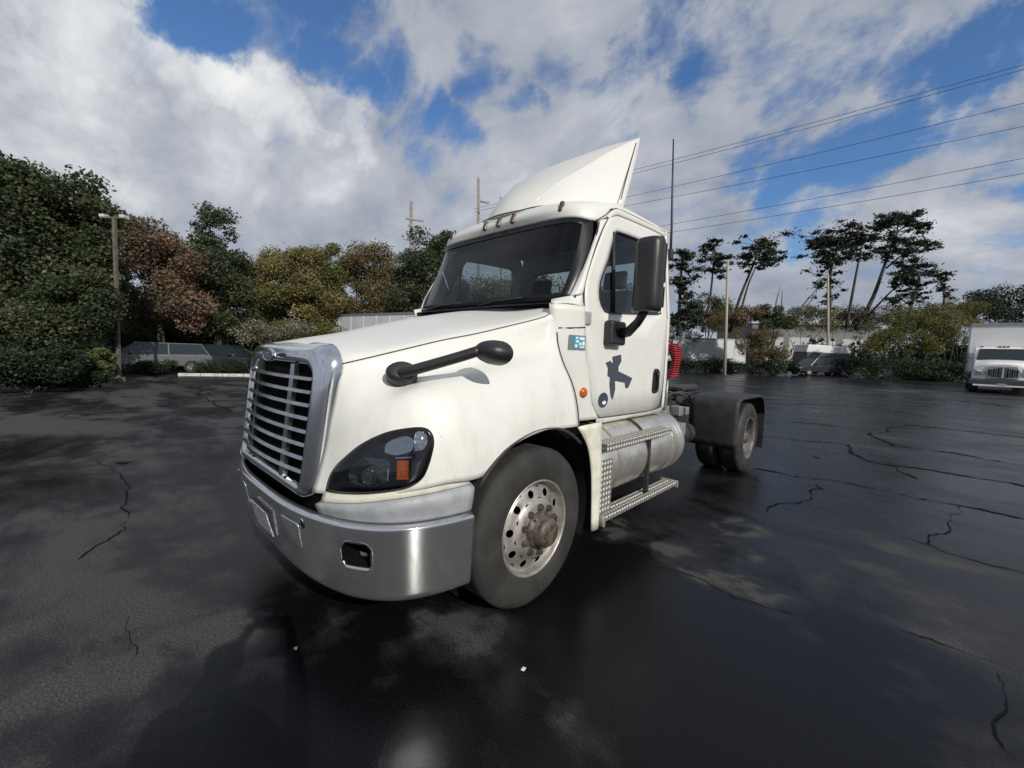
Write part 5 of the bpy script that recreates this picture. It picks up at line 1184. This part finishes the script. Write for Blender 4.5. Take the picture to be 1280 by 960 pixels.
# ---- white box truck facing the camera on the right
c = spot(1251, 20.3); dv = Vector((CAM[0] - c.x, CAM[1] - c.y, 0)); bt = empty('box_truck', c, math.atan2(dv.y, dv.x) + PI / 2 + .04)
tag(bt, 'white medium-duty box truck facing the camera at the right edge', 'truck')
MB().box(-1.22, 1.22, 2.3, 8.2, 1.05, 3.62).build('cargo_box', TRUCKW, bt, bevel=.03)
for x in (-1.225, 1.225): MB().box(x - .035, x + .035, 2.26, 2.34, 1.0, 3.66).build('corner_post', STEELP, bt)
MB().box(-1.26, 1.26, 2.26, 2.34, 3.52, 3.67).build('top_rail', STEELP, bt)
cabp = MB().prism([(0.95, 1.02), (.98, 1.66), (1.42, 2.28), (1.62, 2.38), (2.2, 2.40), (2.2, .95)], 2.0, 'x', -1.0).build('cab', TRUCKW, bt, bevel=.06, seg=3)
V = [(-.90, .962, 1.70), (.90, .962, 1.70), (.82, 1.37, 2.27), (-.82, 1.37, 2.27)]
MB().add([(x, y - .02, z) for x, y, z in V] + [(x, y + .03, z) for x, y, z in V], [(0, 1, 2, 3), (7, 6, 5, 4), (0, 4, 5, 1), (1, 5, 6, 2), (2, 6, 7, 3), (3, 7, 4, 0)]).build('windscreen', CARGLASS, bt)
MB().grid(surf([[(-.92,.98,1.66),(-.5,.98,1.70),(0,.98,1.71),(.5,.98,1.70),(.92,.98,1.66)],[(-.95,.5,1.48),(-.5,.4,1.6),(0,.38,1.62),(.5,.4,1.6),(.95,.5,1.48)],[(-.96,.16,1.30),(-.5,.03,1.46),(0,0,1.48),(.5,.03,1.46),(.96,.16,1.30)],[(-1.0,.10,.95),(-.6,0,1.2),(0,-.02,1.35),(.6,0,1.2),(1.0,.10,.95)],[(-1.02,.12,.72),(-.6,.02,.72),(0,0,.72),(.6,.02,.72),(1.02,.12,.72)]], 4, 4)).build('hood', TRUCKW, bt, smooth=True)
for s_ in (-1, 1):
    MB().grid(surf([[(s_*1.0,.10,.74),(s_*1.04,.5,.72),(s_*1.02,.98,.75)],[(s_*.99,.12,1.05),(s_*1.0,.5,1.15),(s_*.98,.98,1.2)],[(s_*.955,.18,1.30),(s_*.95,.5,1.48),(s_*.92,.98,1.66)]], 4, 4)).build('fender', TRUCKW, bt, smooth=True)
gr = MB().prism([(-.50, .74), (.50, .74), (.58, 1.08), (.44, 1.36), (-.44, 1.36), (-.58, 1.08)], .06, 'y', -.07).build('grille', STEELP, bt, bevel=.02)
for i in range(6):
    for s_ in (-1, 1):
        x = s_ * (.07 + i * .075); MB().box(x - .022, x + .022, -.09, -.066, .80 + .015 * i, 1.30 - .02 * i).build('grille_slot', CARGLASS if i % 2 == 0 else DARK, gr)
MB().prism([(-.05, .80), (.05, .80), (.015, 1.33), (-.015, 1.33)], .03, 'y', -.10).build('grille_spine', CHROME, gr)
for s_ in (-1, 1):
    MB().prism([(s_*.56,.92),(s_*.92,.90),(s_*.97,1.20),(s_*.66,1.30)], .1, 'y', -.02).build('headlight', HLGLASS, bt, bevel=.03)
    MB().box(s_ * .78 - .10, s_ * .78 + .10, -.06, .0, 1.0, 1.18).build('headlight_bowl', MIRG, bt, bevel=.03)
    MB().tube([(s_*1.0,1.1,1.75),(s_*1.30,1.0,1.80)], .02, 6).build('mirror_arm', BLACK, bt)
    MB().box(s_ * 1.32 - .09, s_ * 1.32 + .09, .98, 1.06, 1.55, 2.05).build('mirror', BLACK, bt, bevel=.03)
    for yy, wd in ((.62, .26), (5.9, .5)):
        w_ = MB().lathe([(.24, -wd / 2), (.42, -wd / 2), (.45, -wd / 2 + .04), (.45, wd / 2 - .04), (.42, wd / 2), (.24, wd / 2)], (s_ * .92, yy, .45), 'x', 24).build('wheel', RUBBERD, bt, smooth=True, angle=40)
        MB().lathe([(0, -wd / 2 + .03), (.26, -wd / 2 + .02), (.26, wd / 2 - .02), (0, wd / 2 - .03)], (s_ * .92, yy, .45), 'x', 16).build('rim', STEELP, w_)
MB().box(-1.12, 1.12, -.18, .05, .42, .70).build('bumper', mat('bumper_dark', (.06, .06, .065), .4), bt, bevel=.05, seg=3)
MB().box(-.95, .95, -.20, -.16, .36, .44).build('bumper_lip', TRUCKW, bt, bevel=.01)
MB().box(-.16, .16, -.20, -.185, .40, .52).build('licence_plate', PLATE, bt)
MB().box(-.9, .9, .1, 8.0, .55, .95).build('chassis', DARK, bt)
for x in (-.75, -.14, 0, .14, .75): MB().box(x - .05, x + .05, 1.50, 1.62, 2.37, 2.43).build('roof_lamp', AMBER, bt, bevel=.01)

# ---- the photographer: stands just behind the camera; the long shadow falls on the asphalt in front of the bumper
pb = Vector((CAM[0] - F2[0] * .50, CAM[1] - F2[1] * .50, 0)); ph = empty('person', pb, VIEW - PI / 2)
tag(ph, 'person in a dark jacket holding up a phone, shadow falling towards the bumper', 'person')
def skinned(name, pts, edges, m, parent, sub=2):
    me = bpy.data.meshes.new(name); me.from_pydata([q[0] for q in pts], edges, []); me.update(); me.materials.append(m)
    o = bpy.data.objects.new(name, me); COL.objects.link(o); o.parent = parent
    md = o.modifiers.new('skin', 'SKIN'); md.use_smooth_shade = True
    for i, q in enumerate(pts):
        r_ = q[1] if isinstance(q[1], tuple) else (q[1], q[1]); me.skin_vertices[0].data[i].radius = r_
    me.skin_vertices[0].data[0].use_root = True
    u = o.modifiers.new('sub', 'SUBSURF'); u.levels = u.render_levels = sub
    return o
SKINM = mat('skin', (.42, .26, .19), .5); JACK = mat('dark_jacket', (.03, .034, .045), .8, bump=.3, bscale=60); JEAN = mat('jeans', (.035, .05, .085), .85, bump=.3, bscale=90); HAIR = mat('dark_hair', (.025, .018, .013), .6, bump=.5, bscale=120)
B_ = [((0,0,.95),(.15,.11)),((0,.01,1.12),(.145,.105)),((0,.02,1.30),(.165,.115)),((0,.015,1.43),(.12,.085)),((0,.03,1.50),.050),((0,.045,1.555),(.048,.052)),((0,.068,1.605),(.066,.085)),((0,.066,1.665),(.080,.100)),((0,.058,1.72),(.074,.092))]
E_ = [(i, i + 1) for i in range(8)]
for sd in (1, -1):
    k = len(B_); B_ += [((sd*.185,.0,1.415),.062),((sd*.285,.13,1.235),.046),((sd*.205,.31,1.385),.036),((sd*.125,.425,1.535),.027),((sd*.100,.452,1.578),(.020,.034))]; E_ += [(3, k), (k, k+1), (k+1, k+2), (k+2, k+3), (k+3, k+4)]
    k = len(B_); B_ += [((sd*.095,.0,.86),.088),((sd*.105,.025,.50),.056),((sd*.11,.0,.10),.040),((sd*.12,.09,.045),(.042,.032)),((sd*.125,.18,.035),(.036,.024))]; E_ += [(0, k), (k, k+1), (k+1, k+2), (k+2, k+3), (k+3, k+4)]
body = skinned('body', B_, E_, SKINM, ph)
for sd in (1, -1):
    for i in range(4):     # fingers curled round the back edge of the phone
        z = 1.553 + .019 * i; L_ = (.8, .95, 1, .9)[i]
        skinned('finger', [((sd*.104,.452,z+.004),.0095),((sd*.096,.474,z+.003),.009),((sd*(.096-.022*L_),.484,z+.001),.0085),((sd*(.096-.040*L_),.484,z),.0075)], [(0,1),(1,2),(2,3)], SKINM, body, 2)
    skinned('thumb', [((sd*.108,.440,1.560),.012),((sd*.090,.446,1.575),.0105),((sd*.066,.456,1.590),.009)], [(0,1),(1,2)], SKINM, body, 2)
    MB().lathe([(0, -.012), (.012, -.006), (.018, .004), (.010, .012), (0, .012)], (sd*.079, .055, 1.645), 'x', 12).build('ear', SKINM, body, smooth=True)
    MB().lathe([(0, -.012), (.009, -.008), (.011, 0), (.008, .007), (0, .009)], (sd*.030, .134, 1.655), 'y', 12).build('eye', HAIR, body, smooth=True)
skinned('nose', [((0,.143,1.655),.008),((0,.158,1.628),.012),((0,.148,1.617),.010)], [(0,1),(1,2)], SKINM, body, 2)
MB().tube([(-.024,.128,1.590),(0,.141,1.588),(.024,.128,1.590)], .005, 8).build('mouth', mat('lips', (.30, .13, .11), .5), body, smooth=True)
jk = [((0,0,.80),(.215,.165)),((0,0,.95),(.200,.155)),((0,.01,1.12),(.185,.140)),((0,.02,1.30),(.185,.135)),((0,.015,1.42),(.135,.10)),((0,.022,1.475),.072)]; je = [(0,1),(1,2),(2,3),(3,4),(4,5)]
for sd in (1, -1):
    k = len(jk); jk += [((sd*.19,.0,1.415),.078),((sd*.29,.13,1.232),.060),((sd*.208,.305,1.38),.049),((sd*.138,.405,1.51),.041)]; je += [(4,k),(k,k+1),(k+1,k+2),(k+2,k+3)]
skinned('jacket', jk, je, JACK, ph)
tr_ = [((0,0,1.04),(.150,.115)),((0,0,.93),(.158,.122))]; te = [(0,1)]
for sd in (1, -1):
    k = len(tr_); tr_ += [((sd*.098,.0,.80),.092),((sd*.107,.025,.50),.072),((sd*.112,.0,.12),.062)]; te += [(1,k),(k,k+1),(k+1,k+2)]
skinned('trousers', tr_, te, JEAN, ph)
for sd in (1, -1): skinned('shoe', [((sd*.112,-.05,.055),(.052,.060)),((sd*.118,.08,.048),(.056,.050)),((sd*.125,.20,.036),(.048,.036))], [(0,1),(1,2)], BLACK, ph)
skinned('hair', [((0,.015,1.61),(.070,.060)),((0,.030,1.69),(.088,.088)),((0,.062,1.742),(.076,.088))], [(0,1),(1,2)], HAIR, ph)
phn = MB().box(-.078, .078, .458, .467, 1.548, 1.630).build('phone', BLACKG, None, bevel=.004, loc=pb); phn.rotation_euler = (0, 0, VIEW - PI / 2)
tag(phn, 'black phone held up sideways in both hands of the person', 'phone')
